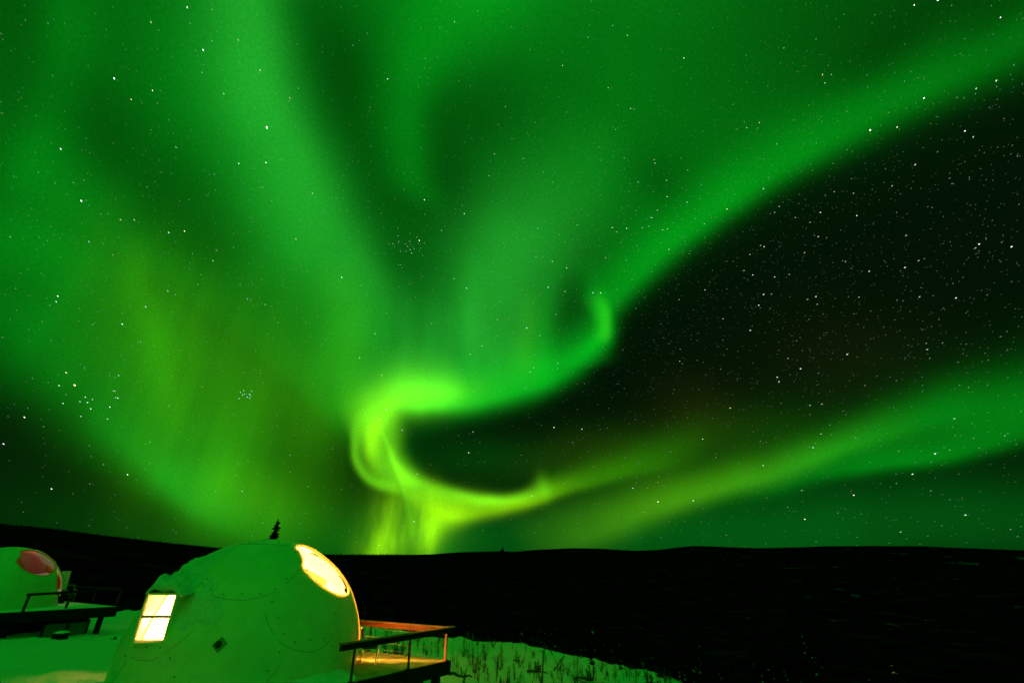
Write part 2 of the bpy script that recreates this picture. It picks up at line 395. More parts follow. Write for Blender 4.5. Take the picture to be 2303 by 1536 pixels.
# ------------------------------------------------------------------ helpers
LINK = S.collection.objects.link
def mesh_obj(name, verts, faces, mat, parent=None, smooth=False, mats=None, fmat=None):
    me = bpy.data.meshes.new(name)
    me.from_pydata([tuple(map(float, v)) for v in verts], [], [tuple(f) for f in faces])
    for k in (mats or [mat]): me.materials.append(k)
    if fmat is not None: me.polygons.foreach_set('material_index', np.array(fmat, np.int32))
    if smooth: me.polygons.foreach_set('use_smooth', np.ones(len(me.polygons), bool))
    me.update()
    o = bpy.data.objects.new(name, me); LINK(o)
    if parent is not None: o.parent = parent; o.matrix_parent_inverse = parent.matrix_world.inverted()
    return o
def tag(o, label, cat, group=None):
    o['label'] = label; o['category'] = cat
    if group: o['group'] = group
    return o
def thing(name, label, cat, loc, group=None):
    o = bpy.data.objects.new(name, None); LINK(o); o.location = Vector(loc); o.empty_display_size = .3
    o.matrix_world = Matrix.Translation(Vector(loc))
    return tag(o, label, cat, group)
class Buf:
    def __init__(s): s.v, s.f, s.m = [], [], []
    def add(s, v, f, mi=0):
        k = len(s.v); s.v += [tuple(x) for x in v]; s.f += [tuple(i + k for i in q) for q in f]; s.m += [mi] * len(f)
    def box(s, c, ax, ay, az, mi=0):
        "box from a centre and three half-axis vectors"
        c, ax, ay, az = (np.array(x, float) for x in (c, ax, ay, az))
        v = [c + i * ax + j * ay + k * az for k in (-1, 1) for j in (-1, 1) for i in (-1, 1)]
        s.add(v, [(0, 2, 3, 1), (4, 5, 7, 6), (0, 1, 5, 4), (2, 6, 7, 3), (0, 4, 6, 2), (1, 3, 7, 5)], mi)
    def tube(s, P, r, n=8, closed=False, mi=0):
        P = [np.array(p, float) for p in P]; m = len(P)
        rr = r if hasattr(r, '__len__') else [r] * m
        up = np.array([0, 0, 1.0]); V = []
        prev = None
        for i in range(m):
            a, b = (P[i - 1], P[(i + 1) % m]) if closed else (P[max(0, i - 1)], P[min(m - 1, i + 1)])
            t = b - a; L = np.linalg.norm(t); t = t / L if L > 1e-9 else up
            if prev is None:
                q = up if abs(t[2]) < .9 else np.array([1.0, 0, 0])
                x = np.cross(q, t)
            else: x = prev - t * (prev @ t)
            x = x / max(1e-9, np.linalg.norm(x)); prev = x; y = np.cross(t, x)
            V += [P[i] + rr[i] * (math.cos(2*math.pi*k/n) * x + math.sin(2*math.pi*k/n) * y) for k in range(n)]
        F = []
        for i in range(m if closed else m - 1):
            j = (i + 1) % m
            F += [(i*n + k, i*n + (k+1) % n, j*n + (k+1) % n, j*n + k) for k in range(n)]
        if not closed: F += [tuple(range(n))[::-1], tuple((m-1)*n + k for k in range(n))]
        s.add(V, F, mi)
    def build(s, name, mat, parent=None, smooth=False, mats=None):
        return mesh_obj(name, s.v, s.f, mat, parent, smooth, mats, s.m if mats else None)
def bevel(o, w=.01):
    b = o.modifiers.new('bevel', 'BEVEL'); b.width = w; b.segments = 2; b.limit_method = 'ANGLE'; return o
rng = random.Random(5); nrg = np.random.default_rng(5)
def vnoise(x, y, seed=0):
    "smooth value noise, arrays"
    xi, yi = np.floor(x), np.floor(y); fx, fy = x - xi, y - yi
    h = lambda a, b: (np.sin(a * 127.1 + b * 311.7 + seed * 74.7) * 43758.5453) % 1.0
    sx, sy = fx*fx*(3-2*fx), fy*fy*(3-2*fy)
    return (h(xi, yi)*(1-sx) + h(xi+1, yi)*sx)*(1-sy) + (h(xi, yi+1)*(1-sx) + h(xi+1, yi+1)*sx)*sy
def fbm(x, y, seed=0, o=4): return sum(vnoise(x * 2**k, y * 2**k, seed + k) * .5**k for k in range(o)) - 1 + .5**o

# ------------------------------------------------------------------ terrain
CREST = [(-2600,1366,66),(-600,1366,64),(0,1366,62),(200,1364,58),(320,1364,52),(500,1372,46),(700,1386,40),(845,1394,38),(1030,1424,34),(1100,1429,33),(1180,1438,31),(1250,1455,28),(1340,1472,27),(1450,1494,24),(1530,1509,23),(1600,1531,21),(1720,1560,19),(2000,1620,15.5),(2303,1680,13),(2900,1760,11)]
cz = []
for X, Y, r in CREST:
    d = look(X, Y); h = math.hypot(d[0], d[1]); cz.append((math.atan2(d[0], d[1]), r, d[2] / h * r))
cz = np.array(cz)
PTS = [(0,0,-1.7),(-4,3,-1.9),(4,3,-2.1),(-13,17,-3.1),(-13.2,16.9,-3.1),(-18,20.5,-3.35),(-11,12,-3.0),(-25,29,-3.35),(-22,25,-3.28),(-29,27,-3.3),(-27,36,-3.7),(-36,34,-4.2),(-40,26,-4.0),(-7,15,-3.3),(-2,16.8,-3.5),(0,17.6,-3.5),(0,24,-3.62),(5,19,-3.9),(0,-20,-1.5),(-30,0,-2.6),(30,-10,-4),(-50,40,-5.0),(9,12,-3.6),(4,11,-3.0),(-8,7,-2.5)]
for a, r, z in cz: PTS.append((math.sin(a) * r, math.cos(a) * r, z))
PTS = np.array(PTS)
def near_h(x, y):
    x, y = np.asarray(x, float), np.asarray(y, float)
    w = 1 / (((x[..., None] - PTS[:, 0])**2 + (y[..., None] - PTS[:, 1])**2) + 3.0)**1.6
    return (w * PTS[:, 2]).sum(-1) / w.sum(-1)
HOR = [(-1500,1100),(-400,1150),(0,1178),(100,1187),(200,1200),(300,1212),(400,1223),(500,1233),(600,1240),(740,1247),(900,1247),(970,1246),(1040,1241),(1120,1239),(1160,1240),(1200,1236),(1290,1232),(1340,1233),(1430,1238),(1480,1236),(1520,1231),(1560,1227),(1600,1228),(1700,1232),(1790,1230),(1860,1227.5),(1960,1227),(2080,1228),(2200,1233),(2303,1237),(2600,1245),(3500,1250)]
hz = np.array([(math.atan2(look(*p)[0], look(*p)[1]), look(*p)[2] / math.hypot(*look(*p)[:2])) for p in HOR])
def height(x, y, corr=None):
    x, y = np.asarray(x, float), np.asarray(y, float)
    a = np.arctan2(x, y); r = np.hypot(x, y) + 1e-6
    rc = np.interp(a, cz[:, 0], cz[:, 1]); tz = np.interp(a, hz[:, 0], hz[:, 1])
    back = np.clip((np.abs(a) - 1.3) / .5, 0, 1)
    rc = rc * (1 - back) + 70 * back
    rn = np.minimum(r, rc)
    hn = near_h(np.sin(a) * rn, np.cos(a) * rn)
    t = np.maximum(r - rc, 0)
    zb = hn - 62 * (1 - np.exp(-t * .42 / 62)) * (1 - .6 * back)
    wl = np.clip((np.interp(a, hz[:, 0], HX) - 880) / 130, 0, 1); wl = 1 - wl*wl*(3-2*wl)
    rr = np.exp(np.log(5200) * (1 - wl) + np.log(1100) * wl)
    H = tz * rr * (1 if corr is None else np.interp(a, corr[0], corr[1]))
    q = np.clip((np.log(r) - np.log(rr * .16)) / (-np.log(.16)), 0, 1); q = q*q*(3-2*q)
    z = zb + (H - zb) * q
    z = np.where(r > rr, H - (r - rr) * .12, z)
    fold = np.clip(r / 400, 0, 1) * np.clip((rr * .75 - r) / (rr * .3), 0, 1)
    z = z + fold * fbm(x / 160, y / 160, 3) * 9
    z = z + np.clip(1.3 - np.abs(t) / 60, 0, 1) * ((fbm(x / 2.2, y / 2.2, 9) * .26 + fbm(x / .8, y / .8, 14) * .13) * np.clip((r - 9) / 6, 0, 1))
    return z
HX = np.array([p[0] for p in HOR], float)
naz = np.concatenate([np.radians(np.arange(-62, 62.01, .22)), np.radians(np.arange(66, 298, 4.0))])
nr = np.concatenate([np.exp(np.linspace(np.log(1.2), np.log(9), 40)), np.exp(np.linspace(np.log(9), np.log(60), 210))[1:], np.exp(np.linspace(np.log(60), np.log(9000), 150))[1:]])
A, RR = np.meshgrid(naz, nr, indexing='ij')
AW = (A + np.pi) % (2*np.pi) - np.pi
gx, gy = np.sin(AW) * RR, np.cos(AW) * RR
corr = (hz[:, 0], np.ones(len(hz)))
for _ in range(4):                                   # keep each ridge at its true skyline
    ca = hz[:, 0]; rs = np.exp(np.linspace(np.log(80), np.log(6000), 500))
    zz = height(np.sin(ca)[:, None] * rs, np.cos(ca)[:, None] * rs, corr)
    el = (zz / rs).max(1)
    corr = (ca, corr[1] * np.clip(np.where(np.abs(hz[:, 1]) > 1e-4, hz[:, 1] / el, 1), .5, 1.5))
def H3(x, y): return height(x, y, corr) + CAMZ
gz = H3(gx, gy)
na, nq = A.shape
verts = np.stack([gx, gy, gz], -1).reshape(-1, 3)
verts = np.vstack([verts, [[0, 0, float(H3(0.0, 0.0))]]])
fs = []
for i in range(na):
    j = (i + 1) % na
    for k in range(nq - 1): fs.append((i*nq + k, j*nq + k, j*nq + k + 1, i*nq + k + 1))
    fs.append((na*nq, j*nq, i*nq))
ground = mesh_obj('ground', verts, fs, MT['ground'], smooth=True); ground['kind'] = 'structure'
rcA = np.interp(AW, cz[:, 0], cz[:, 1]); rcA = np.where(np.abs(AW) > 1.5, 70, rcA)
edge = (fbm(gx / 3, gy / 3, 21) * 3)
scrub = np.clip((RR - rcA - .6 + edge * .8) / 3.0, 0, 1) * 1.15
scrub = np.where((AW > .12) & (RR > rcA - 7), np.maximum(scrub, np.clip((RR - rcA + 6) / 6, 0, 1) * np.clip(fbm(gx / 1.6, gy / 1.6, 51) * 3 + .35, 0, 1) * .62), scrub)
# open snow on the far hills: thin wind-swept streaks near the tops, and two clearings
st = fbm(AW * 40, np.log(RR) * 26, 33, 5)
xpix = np.interp(AW, hz[:, 0], HX)
far = (RR > 2500) & (xpix > 1050)
sst = np.clip((st + .02) / .5, 0, 1)
scrub = np.where(far & (xpix < 2050), 1.0 - .34 * sst, scrub)
scrub = np.where((RR > 700) & (RR < 2400) & (xpix > 1600), 1.0 - .38 * np.clip((st - .12) / .4, 0, 1), scrub)
at = ground.data.attributes.new('scrub', 'FLOAT', 'POINT')
at.data.foreach_set('value', np.concatenate([scrub.reshape(-1), [0.0]]).astype(np.float32))

def ground_at(X, Y, rmin=6, rmax=120):
    "first meeting of a line of sight with the snow"
    d = look(X, Y); d = d / math.hypot(d[0], d[1])
    rs = np.linspace(rmin, rmax, 3000)
    z = H3(d[0] * rs, d[1] * rs); L = CAMZ + d[2] * rs
    k = np.where(L <= z)[0]
    r = rs[k[0]] if len(k) else rmax
    return np.array([d[0] * r, d[1] * r, float(H3(d[0] * r, d[1] * r))])

# ------------------------------------------------------------------ dome cabins
def ico(sub):
    bm = bmesh.new(); bmesh.ops.create_icosphere(bm, subdivisions=sub, radius=1.0)
    V = np.array([v.co[:] for v in bm.verts]); F = [tuple(v.index for v in f.verts) for f in bm.faces]; bm.free()
    return V, F
ICO = ico(7)
def clip(V, F, g):
    "keep the part of a mesh where g > 0, with a clean cut"
    V = [np.array(v) for v in V]; out = []; memo = {}
    g = list(g)
    for f in F:
        s = [g[i] > 0 for i in f]
        if all(s): out.append(f); continue
        if not any(s): continue
        q = []
        for a, b in zip(f, f[1:] + f[:1]):
            if g[a] > 0: q.append(a)
            if (g[a] > 0) != (g[b] > 0):
                k = (min(a, b), max(a, b))
                if k not in memo:
                    t = g[a] / (g[a] - g[b]); V.append(V[a] * (1 - t) + V[b] * t); g.append(0.0); memo[k] = len(V) - 1
                q.append(memo[k])
        if len(q) > 2: out.append(tuple(q))
    used = sorted({i for f in out for i in f}); mp = {u: k for k, u in enumerate(used)}
    return np.array([V[i] for i in used]), [tuple(mp[i] for i in f) for f in out]
def loops(F):
    cnt = {}
    for f in F:
        for a, b in zip(f, f[1:] + f[:1]): cnt[(a, b)] = 1
    nx = {a: b for (a, b) in cnt if (b, a) not in cnt}
    res = []
    while nx:
        s = next(iter(nx)); L = [s]; c = nx.pop(s)
        while c != s and c in nx: L.append(c); c = nx.pop(c)
        res.append(L)
    return res
R = 3.0
def sph(azd, eld): a, e = math.radians(azd), math.radians(eld); return np.array([math.cos(a)*math.cos(e), math.sin(a)*math.cos(e), math.sin(e)])
C1 = np.array([-7.454, 15.056, CAMZ - 2.385])
C2 = np.array([-29.73, 29.27, CAMZ - 2.22])
def hit(X, Y, C=C1, r=R):
    d = unit(look(X, Y)); o = np.array([0, 0, CAMZ]); b = d @ (C - o); q = max(0, b*b - ((C-o) @ (C-o) - r*r))
    return o + d * (b - math.sqrt(q))
def z1(x, y): return 200 + x / 3.838, 1150 + y / 3.838
CAP_A = (unit(np.array([.165, -.561, .811])), math.cos(math.radians(23.6)))
CAP_B = (unit(np.array([.637, -.052, .769])), .9367)
CAP_B2 = (sph(67, 50), math.cos(math.radians(22)))
CAP_F = (sph(42, 20), math.cos(math.radians(25.5)))
def cap(V, c): return V @ c[0] - c[1]
def clear_field(V, turn=0.0):
    if turn: c_, s_ = math.cos(-turn), math.sin(-turn); V = V @ np.array([[c_, s_, 0], [-s_, c_, 0], [0, 0, 1]])
    return np.maximum(np.maximum(np.minimum(cap(V, CAP_B), -cap(V, CAP_A)), cap(V, CAP_B2)), cap(V, CAP_F))
BASE = -.365 / R
WX0, WX1, WZ0, WZ1, WY = -8.735, -7.985, CAMZ - 1.66, CAMZ - .70, 12.20      # dormer of the main cabin
SIDE = (sph(147, 25), math.cos(math.radians(1.9)))

def shell_parts(root, C, dormer, turn=0.0):
    V, F = ICO
    c1 = clear_field(V, turn); sh = -c1
    W = V * R + C
    if dormer:
        w = np.minimum.reduce([W[:, 0] - WX0 - .03, WX1 - .03 - W[:, 0], W[:, 2] - WZ0 - .03, WZ1 - .03 - W[:, 2], C[1] - W[:, 1]])
        sh = np.minimum(sh, -w)
        sh = np.minimum(sh, -cap(V, SIDE))
    sv, sf = clip(V, F, np.minimum(sh, V[:, 2] - BASE))
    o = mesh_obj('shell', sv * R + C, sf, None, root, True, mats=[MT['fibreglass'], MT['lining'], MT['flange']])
    so = o.modifiers.new('thick', 'SOLIDIFY'); so.thickness = .05; so.offset = -1; so.material_offset = 1; so.material_offset_rim = 2
    cv, cf = clip(V, F, np.minimum(c1, V[:, 2] - BASE))
    mesh_obj('clear_panel', cv * (R - .012) + C, cf, MT['clear'], root, True)
    for L in loops(cf):
        if len(L) < 20: continue
        b = Buf(); P = cv[L] * (R + .004) + C
        P = P[::2]
        b.tube(P, .028, 6, closed=True); b.build('panel_rim', MT['flange'], root, True)
    return o

# ---- main cabin
DOME = thing('dome_cabin', 'large white dome cabin in front with a lit sash window and a glowing clear panel', 'dome cabin', (C1[0], C1[1], CAMZ - 2.75))
shell_parts(DOME, C1, True)
b = Buf(); nb = 72                       # plinth ring and floor
ring = [(math.cos(2*math.pi*k/nb), math.sin(2*math.pi*k/nb)) for k in range(nb)]
rb = math.sqrt(R*R - .365**2)
v = [(C1[0] + x*(rb-.02), C1[1] + y*(rb-.02), CAMZ - 2.752) for x, y in ring] + [(C1[0] + x*(rb-.02), C1[1] + y*(rb-.02), CAMZ - 3.9) for x, y in ring]
b.add(v, [(k, k+nb, (k+1) % nb + nb, (k+1) % nb) for k in range(nb)]); b.build('plinth', MT['beam'], DOME, True)
b = Buf(); b.add([(C1[0] + x*(rb-.06), C1[1] + y*(rb-.06), CAMZ - 2.735) for x, y in ring] + [(C1[0] + x*(rb-.06), C1[1] + y*(rb-.06), CAMZ - 2.70) for x, y in ring],
      [tuple(range(nb))[::-1], tuple(range(nb, 2*nb))] + [(k, (k+1) % nb, (k+1) % nb + nb, k+nb) for k in range(nb)])
b.build('floor', material('cabin_floor', (.3, .2, .1), .6), DOME)

# curtain behind the upper clear panel
def plane_fit(pix, r):
    P = np.array([(hit(*p, C1, r) - C1) / r for p in pix]); w = np.linalg.lstsq(P, np.ones(len(P)), rcond=None)[0]
    n = np.linalg.norm(w); return w / n, 1 / n
V, F = ICO6 = ico(6)
rc_ = 2.88
edge_pts = [z1(1838, 478), z1(1900, 512), z1(2000, 592), z1(2080, 652), z1(2143, 692)]
nE, cE = plane_fit(edge_pts, rc_)
fE = V @ nE - cE
if ((hit(*z1(2000, 500), C1, rc_) - C1) / rc_) @ nE - cE < 0: fE = -fE
zb_ = (hit(*z1(2140, 680), C1, rc_)[2] - C1[2]) / rc_
fld = np.minimum.reduce([V @ CAP_B[0] - math.cos(math.radians(27)), fE, V[:, 2] - zb_])
fld = np.minimum(fld, fE - .022)
kv, kf = clip(V, F, fld)
ang = np.arctan2(kv @ np.cross(CAP_B[0], (0, 0, 1)), kv @ np.array((0, 0, 1)))
fold = .035 * np.sin(ang * 21) + .020 * np.sin(ang * 47 + 1) + .05 * fbm(kv[:, 0] * 4, kv[:, 2] * 4, 77)
mesh_obj('curtain', kv * (rc_ + fold)[:, None] + C1, kf, MT['curtain'], DOME, True)

# curtain added over the lower clear panel to keep lamplight off the slope
qv, qf = clip(V, F, np.minimum.reduce([V @ CAP_F[0] - math.cos(math.radians(22)), V[:, 2] - (1.45 / 2.86), -(V @ CAP_B[0] - math.cos(math.radians(27)))]))
an2 = np.arctan2(qv[:, 1], qv[:, 0])
mesh_obj('light_block_curtain', qv * (2.84 + .03 * np.sin(an2 * 40))[:, None] + C1, qf, MT['curtain'], DOME, True)
# brown sheet added inside the far side, dims the strip under the curtain
dv, df = clip(V, F, np.minimum.reduce([V @ sph(67, 16) - math.cos(math.radians(31)), V[:, 2] - BASE]))
mesh_obj('dim_backing', dv * 2.92 + C1, df, material('brown_backing', (.12, .07, .018), .6, .2, 9, .2, 3), DOME, True)
# window dormer with a sash window
WIN = None
b = Buf(); th = .025
yb = 13.6                                  # runs back into the shell
def slab(b, x0, x1, y0, y1, z0, z1): b.box(((x0+x1)/2, (y0+y1)/2, (z0+z1)/2), ((x1-x0)/2, 0, 0), (0, (y1-y0)/2, 0), (0, 0, (z1-z0)/2))
# cheeks follow the shell
def cheek(x0, x1):
    n = 16; v = []; zs = np.linspace(WZ0, WZ1, n)
    for x in (x0, x1):
        for z in zs:
            q = (R - .02)**2 - (x - C1[0])**2 - (z - C1[2])**2
            v.append((x, WY, z)); v.append((x, max(WY + .01, C1[1] - math.sqrt(q)), z))
    f = []
    for k in range(n - 1):
        a = 2*k; c = 2*n + 2*k
        f += [(a, a+1, a+3, a+2), (c, c+2, c+3, c+1), (a, a+2, c+2, c), (a+1, c+1, c+3, a+3)]
    f += [(0, 2*n, 2*n+1, 1), (2*n-2, 2*n-1, 4*n-1, 4*n-2)]
    return v, f
for x0, x1 in ((WX0, WX0 + th), (WX1 - th, WX1)): b.add(*cheek(x0, x1))
def lid(z0, z1):
    n = 12; v = []
    for z in (z0, z1):
        for x in np.linspace(WX0, WX1, n):
            q = (R - .02)**2 - (x - C1[0])**2 - (z - C1[2])**2
            v.append((x, WY - .02, z)); v.append((x, C1[1] - math.sqrt(q) + .01, z))
    f = []
    for k in range(n - 1):
        a = 2*k; c = 2*n + 2*k
        f += [(a, a+2, a+3, a+1), (c, c+1, c+3, c+2), (a, c, c+2, a+2), (a+1, a+3, c+3, c+1)]
    f += [(0, 1, 2*n+1, 2*n), (2*n-2, 4*n-2, 4*n-1, 2*n-1)]
    return v, f
b.add(*lid(WZ1, WZ1 + .03)); b.add(*lid(WZ0 - .03, WZ0))
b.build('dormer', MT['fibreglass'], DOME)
win = Buf(); fw = .045
wx0, wx1, wz0, wz1 = WX0 + th, WX1 - th, WZ0, WZ1
slab(win, wx0, wx1, WY, WY+.06, wz0, wz0+fw); slab(win, wx0, wx1, WY, WY+.06, wz1-fw*.6, wz1)
slab(win, wx0, wx0+fw*.7, WY+.002, WY+.058, wz0+fw, wz1-fw*.6); slab(win, wx1-fw*.5, wx1, WY+.002, WY+.058, wz0+fw, wz1-fw*.6)
WIN = win.build('window', MT['frame'], DOME)
zm = wz0 + (wz1 - wz0) * .52
b = Buf(); slab(b, wx0+fw*.7, wx1-fw*.5, WY+.004, WY+.05, zm-.026, zm+.026); b.build('meeting_rail', MT['panel'], WIN)
b = Buf(); slab(b, wx0+fw*.7, wx1-fw*.5, WY+.046, WY+.052, zm+.026, wz1-fw*.6); b.build('pane', MT['pane'], WIN)
b = Buf(); slab(b, wx0+fw*.7, wx1-fw*.5, WY+.034, WY+.040, wz0+fw, zm-.026); b.build('pane', MT['pane'], WIN)
b = Buf(); b.tube([(wx1-.16, WY+.12, wz1-.06), (wx1-.18, WY+.12, zm+.2), (wx1-.20, WY+.12, wz0+.1)], [.012, .009, .006], 6)
b.tube([(wx1-.05, WY+.14, wz1-.05), (wx1-.10, WY+.14, wz1-.22)], [.03, .008], 6); b.build('blind_cord', MT['seam'], WIN)
# side light round the far side of the cabin
sv, sf = clip(ICO[0], ICO[1], cap(ICO[0], SIDE)); mesh_obj('side_light', sv * (R - .02) + C1, sf, MT['pane'], DOME, True)

# seams where the panels lap: each lies on the shell
def seam(pix, C, root, r=.0042, n=40):
    Q = smooth_poly([(x, y) for x, y in pix], n)
    b = Buf(); b.tube([hit(x, y, C, R + .002) for x, y in Q], r, 6); return b.build('seam', MT['seam'], root, True)
for pts in ([(962, 602), (1010, 660), (1080, 725), (1180, 752), (1320, 765), (1480, 738), (1620, 690)],
            [(1150, 375), (1230, 325), (1300, 284)], [(1300, 284), (1420, 281), (1560, 283), (1730, 291)],
            [(1640, 1120), (1740, 1180), (1880, 1212), (2000, 1178), (2080, 1105), (2103, 1050)],
            [(360, 1255), (420, 1280), (480, 1287), (540, 1278), (600, 1255)],
            [(330, 1290), (270, 1370), (225, 1440), (195, 1500)],
            [(900, 1030), (800, 1110), (700, 1190), (640, 1235)],
            [(1650, 1330), (1590, 1400), (1530, 1470)], [(1520, 850), (1545, 960), (1600, 1060)],
            [(1840, 480), (1780, 545), (1700, 620)]):
    seam([z1(*p) for p in pts], C1, DOME)
BOLTS = [(1035,430),(1020,582),(1060,672),(1160,716),(1320,708),(1478,712),(1608,666),(1710,580),(1803,507),(1825,432),(1778,350),(1580,778),(1632,912),(1680,1057),(1777,1120),(1912,1104),(2032,1092),(2097,1160),(1645,1212),(1540,1372),(2137,755),(2125,880),(405,1168),(500,1168),(617,1176),(317,1243),(702,1265),(217,1390),(737,1428),(2130,1283),(1255,296),(1380,266),(1510,261),(1640,268),(1738,275),(1145,352)]
bmh = None
for x, y in BOLTS:
    p = hit(*z1(x, y)); n = unit(p - C1)
    if bmh is None:
        bb = Buf(); bb.tube([(0, 0, -.01), (0, 0, .012), (0, 0, .018)], [.015, .015, .008], 8)
        o = bb.build('bolt', MT['bolt'], DOME, True); bmh = o.data
    else:
        o = bpy.data.objects.new('bolt', bmh); LINK(o); o.parent = DOME
    o.matrix_parent_inverse = Matrix.Identity(4)
    o.matrix_basis = Matrix.Translation(Vector(p - np.array(DOME.location))) @ Vector(n).to_track_quat('Z', 'Y').to_matrix().to_4x4()
# diamond vent plate
vp = [hit(*z1(*q), C1, R + .012) for q in ((1110,1220), (1058,1155), (1150,1078), (1197,1135))]
vn = unit(hit(*z1(1127, 1148)) - C1)
b = Buf(); b.add([p for p in vp] + [p - vn * .02 for p in vp], [(0, 3, 2, 1), (4, 5, 6, 7)] + [(k, (k+1) % 4, (k+1) % 4 + 4, k + 4) for k in range(4)])
vent = b.build('vent_plate', MT['grey'], DOME)
vc = hit(*z1(1115, 1145), C1, R + .015)
b = Buf(); b.tube([vc - vn * .02, vc + vn * .035, vc + vn * .04], [.075, .07, .03], 14); b.build('vent_cap', MT['bolt'], vent, True)

# snow lying on the cabin
def snow_patch(name, root, C, poly, tmax, seed, lump=3.0, r0=R, mat='crust'):
    "snow lying on the curved roof inside a ragged outline"
    Q = smooth_poly(list(poly) + [poly[0]], 60)[:-1]
    P = np.array([unit(hit(x, y, C) - C) for x, y in Q]); ctr = unit(P.mean(0))
    ax = unit(np.cross(ctr, (0, 0, 1))); ay = np.cross(ax, ctr)
    pa = np.stack([P @ ax, P @ ay], 1) / (P @ ctr)[:, None]
    V, F = ICO; keep = V @ ctr > .8; g = np.full(len(V), -1.0)
    idx = np.where(keep)[0]; q = np.stack([V[idx] @ ax, V[idx] @ ay], 1) / (V[idx] @ ctr)[:, None]
    a, bq = pa, np.roll(pa, -1, 0)
    d = bq - a; t = np.clip(((q[:, None] - a) * d).sum(-1) / (d*d).sum(-1), 0, 1)
    dist = np.linalg.norm(q[:, None] - (a + t[..., None] * d), axis=-1).min(1)
    ins = (((a[:, 1] > q[:, None, 1]) != (bq[:, 1] > q[:, None, 1])) & (q[:, None, 0] < d[:, 0] * (q[:, None, 1] - a[:, 1]) / np.where(d[:, 1] == 0, 1e-9, d[:, 1]) + a[:, 0])).sum(1) % 2 == 1
    sd = np.where(ins, dist, -dist) + fbm(q[:, 0] * 22, q[:, 1] * 22, seed, 5) * .05
    g[idx] = sd
    Fk = [f for f in F if g[f[0]] > -.5 and g[f[1]] > -.5 and g[f[2]] > -.5]
    v, f = clip(V, Fk, g)
    # recompute depth for the clipped vertices
    q = np.stack([v @ ax, v @ ay], 1) / (v @ ctr)[:, None]
    t = np.clip(((q[:, None] - a) * d).sum(-1) / (d*d).sum(-1), 0, 1)
    dist = np.linalg.norm(q[:, None] - (a + t[..., None] * d), axis=-1).min(1)
    h = tmax * np.clip(.15 + .85 * np.tanh(dist * 14), 0, 1) * np.clip(.75 + fbm(q[:, 0] * 14, q[:, 1] * 14, seed + 7, 5) * lump * .6, .12, 2)
    bl = set()
    for L in loops(f): bl |= set(L)
    h = np.array([(-.01 if k in bl else h[k]) for k in range(len(v))])
    return mesh_obj(name, v * (r0 + h)[:, None] + C, f, MT[mat], root, True)
Z = lambda *p: [z1(*q) for q in p]
snow_patch('snow_cap', DOME, C1, Z((560,690),(540,640),(640,590),(720,545),(800,500),(900,440),(1010,390),(1090,400),(1060,470),(1000,560),(960,640),(900,685),(760,690),(650,700)), .075, 1, 4.5)
snow_patch('snow_crust', DOME, C1, Z((760,930),(850,850),(950,770),(1080,790),(1210,810),(1180,880),(1100,960),(990,985),(880,990),(800,1010)), .03, 4, 4.0)
snow_patch('snow_crust', DOME, C1, Z((935,712),(1010,620),(1075,560),(1100,640),(1090,735),(1180,775),(1060,800),(960,800),(880,850),(830,880),(900,770)), .035, 21, 4.0)
snow_patch('snow_crust', DOME, C1, Z((1020,380),(1160,320),(1260,300),(1220,340),(1120,410),(1040,470)), .02, 11, 4.0)
# the heap above the window, hanging over the dormer
ns, nt = 40, 26; v = []; f = []
for i in range(ns):
    for k in range(nt):
        s_, t_ = i / (ns - 1), k / (nt - 1)
        x = WX0 + .05 + s_ * .84; y = WY - .05 + t_ * 1.3
        e = min(1, 7 * min(s_, 1 - s_)) ** .3 * min(1, 8 * t_ + .02) ** .35 * min(1, 5 * (1 - t_)) ** .5
        base = WZ1 + .02 + max(0, t_ - .25) * .34
        hh = .46 * (1 - s_ ** 1.5) + .04 * math.sin(8 * s_ + 2)
        z = base + e * (hh + .22 * float(fbm(np.array(x * 4.5), np.array(y * 4.5), 31))) * (1 - .35 * t_)
        y -= .05 * float(fbm(np.array(x * 9), np.array(0.0), 12)) * (1 - t_); x -= .07 * (1 - s_) * float(vnoise(np.array(y * 6), np.array(z * 6), 3))
        v.append((x, y, z))
for i in range(ns - 1):
    for k in range(nt - 1): f.append((i*nt+k, (i+1)*nt+k, (i+1)*nt+k+1, i*nt+k+1))
o = mesh_obj('snow_heap', v, f, MT['crust'], DOME, True)
so = o.modifiers.new('t', 'SOLIDIFY'); so.thickness = .05; so.offset = -1
# lamp inside
def lamp(name, loc, power, col, rad, root):
    l = bpy.data.lights.new(name, 'POINT'); l.energy = power; l.color = col; l.shadow_soft_size = rad
    o = bpy.data.objects.new(name, l); LINK(o); o.parent = root; o.matrix_parent_inverse = root.matrix_world.inverted(); o.location = loc; return o
lamp('cabin_lamp', (-9.0, 16.45, CAMZ - .6), 6400, (1.0, .53, .12), .22, DOME)
lamp('window_fill_lamp', (-8.30, 13.35, CAMZ - 1.35), 260, (1.0, .60, .20), .08, DOME)  # added fill lamp that whitens the view through the window

# ------------------------------------------------------------------ main deck
DZ = CAMZ - 2.75; RZ = CAMZ - 1.86
K = np.array([-1.985, 16.79]); N0 = np.array([-4.33, 13.62])
ea = (N0 - K) / np.linalg.norm(N0 - K); FE = np.array([-5.44, 18.60]); eb = (FE - K) / np.linalg.norm(FE - K)
DECK = thing('deck', 'front deck of lamplit boards with cedar rails beside the big dome', 'deck', (K[0], K[1], DZ))
P1, P3 = K + ea * 6.3, K + eb * 7.4; P2 = P1 + eb * 2.2
b = Buf(); pol = [K, P3, P3 + ea * 2, P2, P1]
b.add([(p[0], p[1], DZ) for p in pol] + [(p[0], p[1], DZ - .04) for p in pol], [tuple(range(5)), tuple(range(5, 10))[::-1]] + [(k, k+5, (k+1) % 5 + 5, (k+1) % 5) for k in range(5)])
b.build('deck_boards', MT['boards'], DECK)
def e3(e, z=0): return np.array([e[0], e[1], z])
up3 = np.array([0, 0, 1.0])
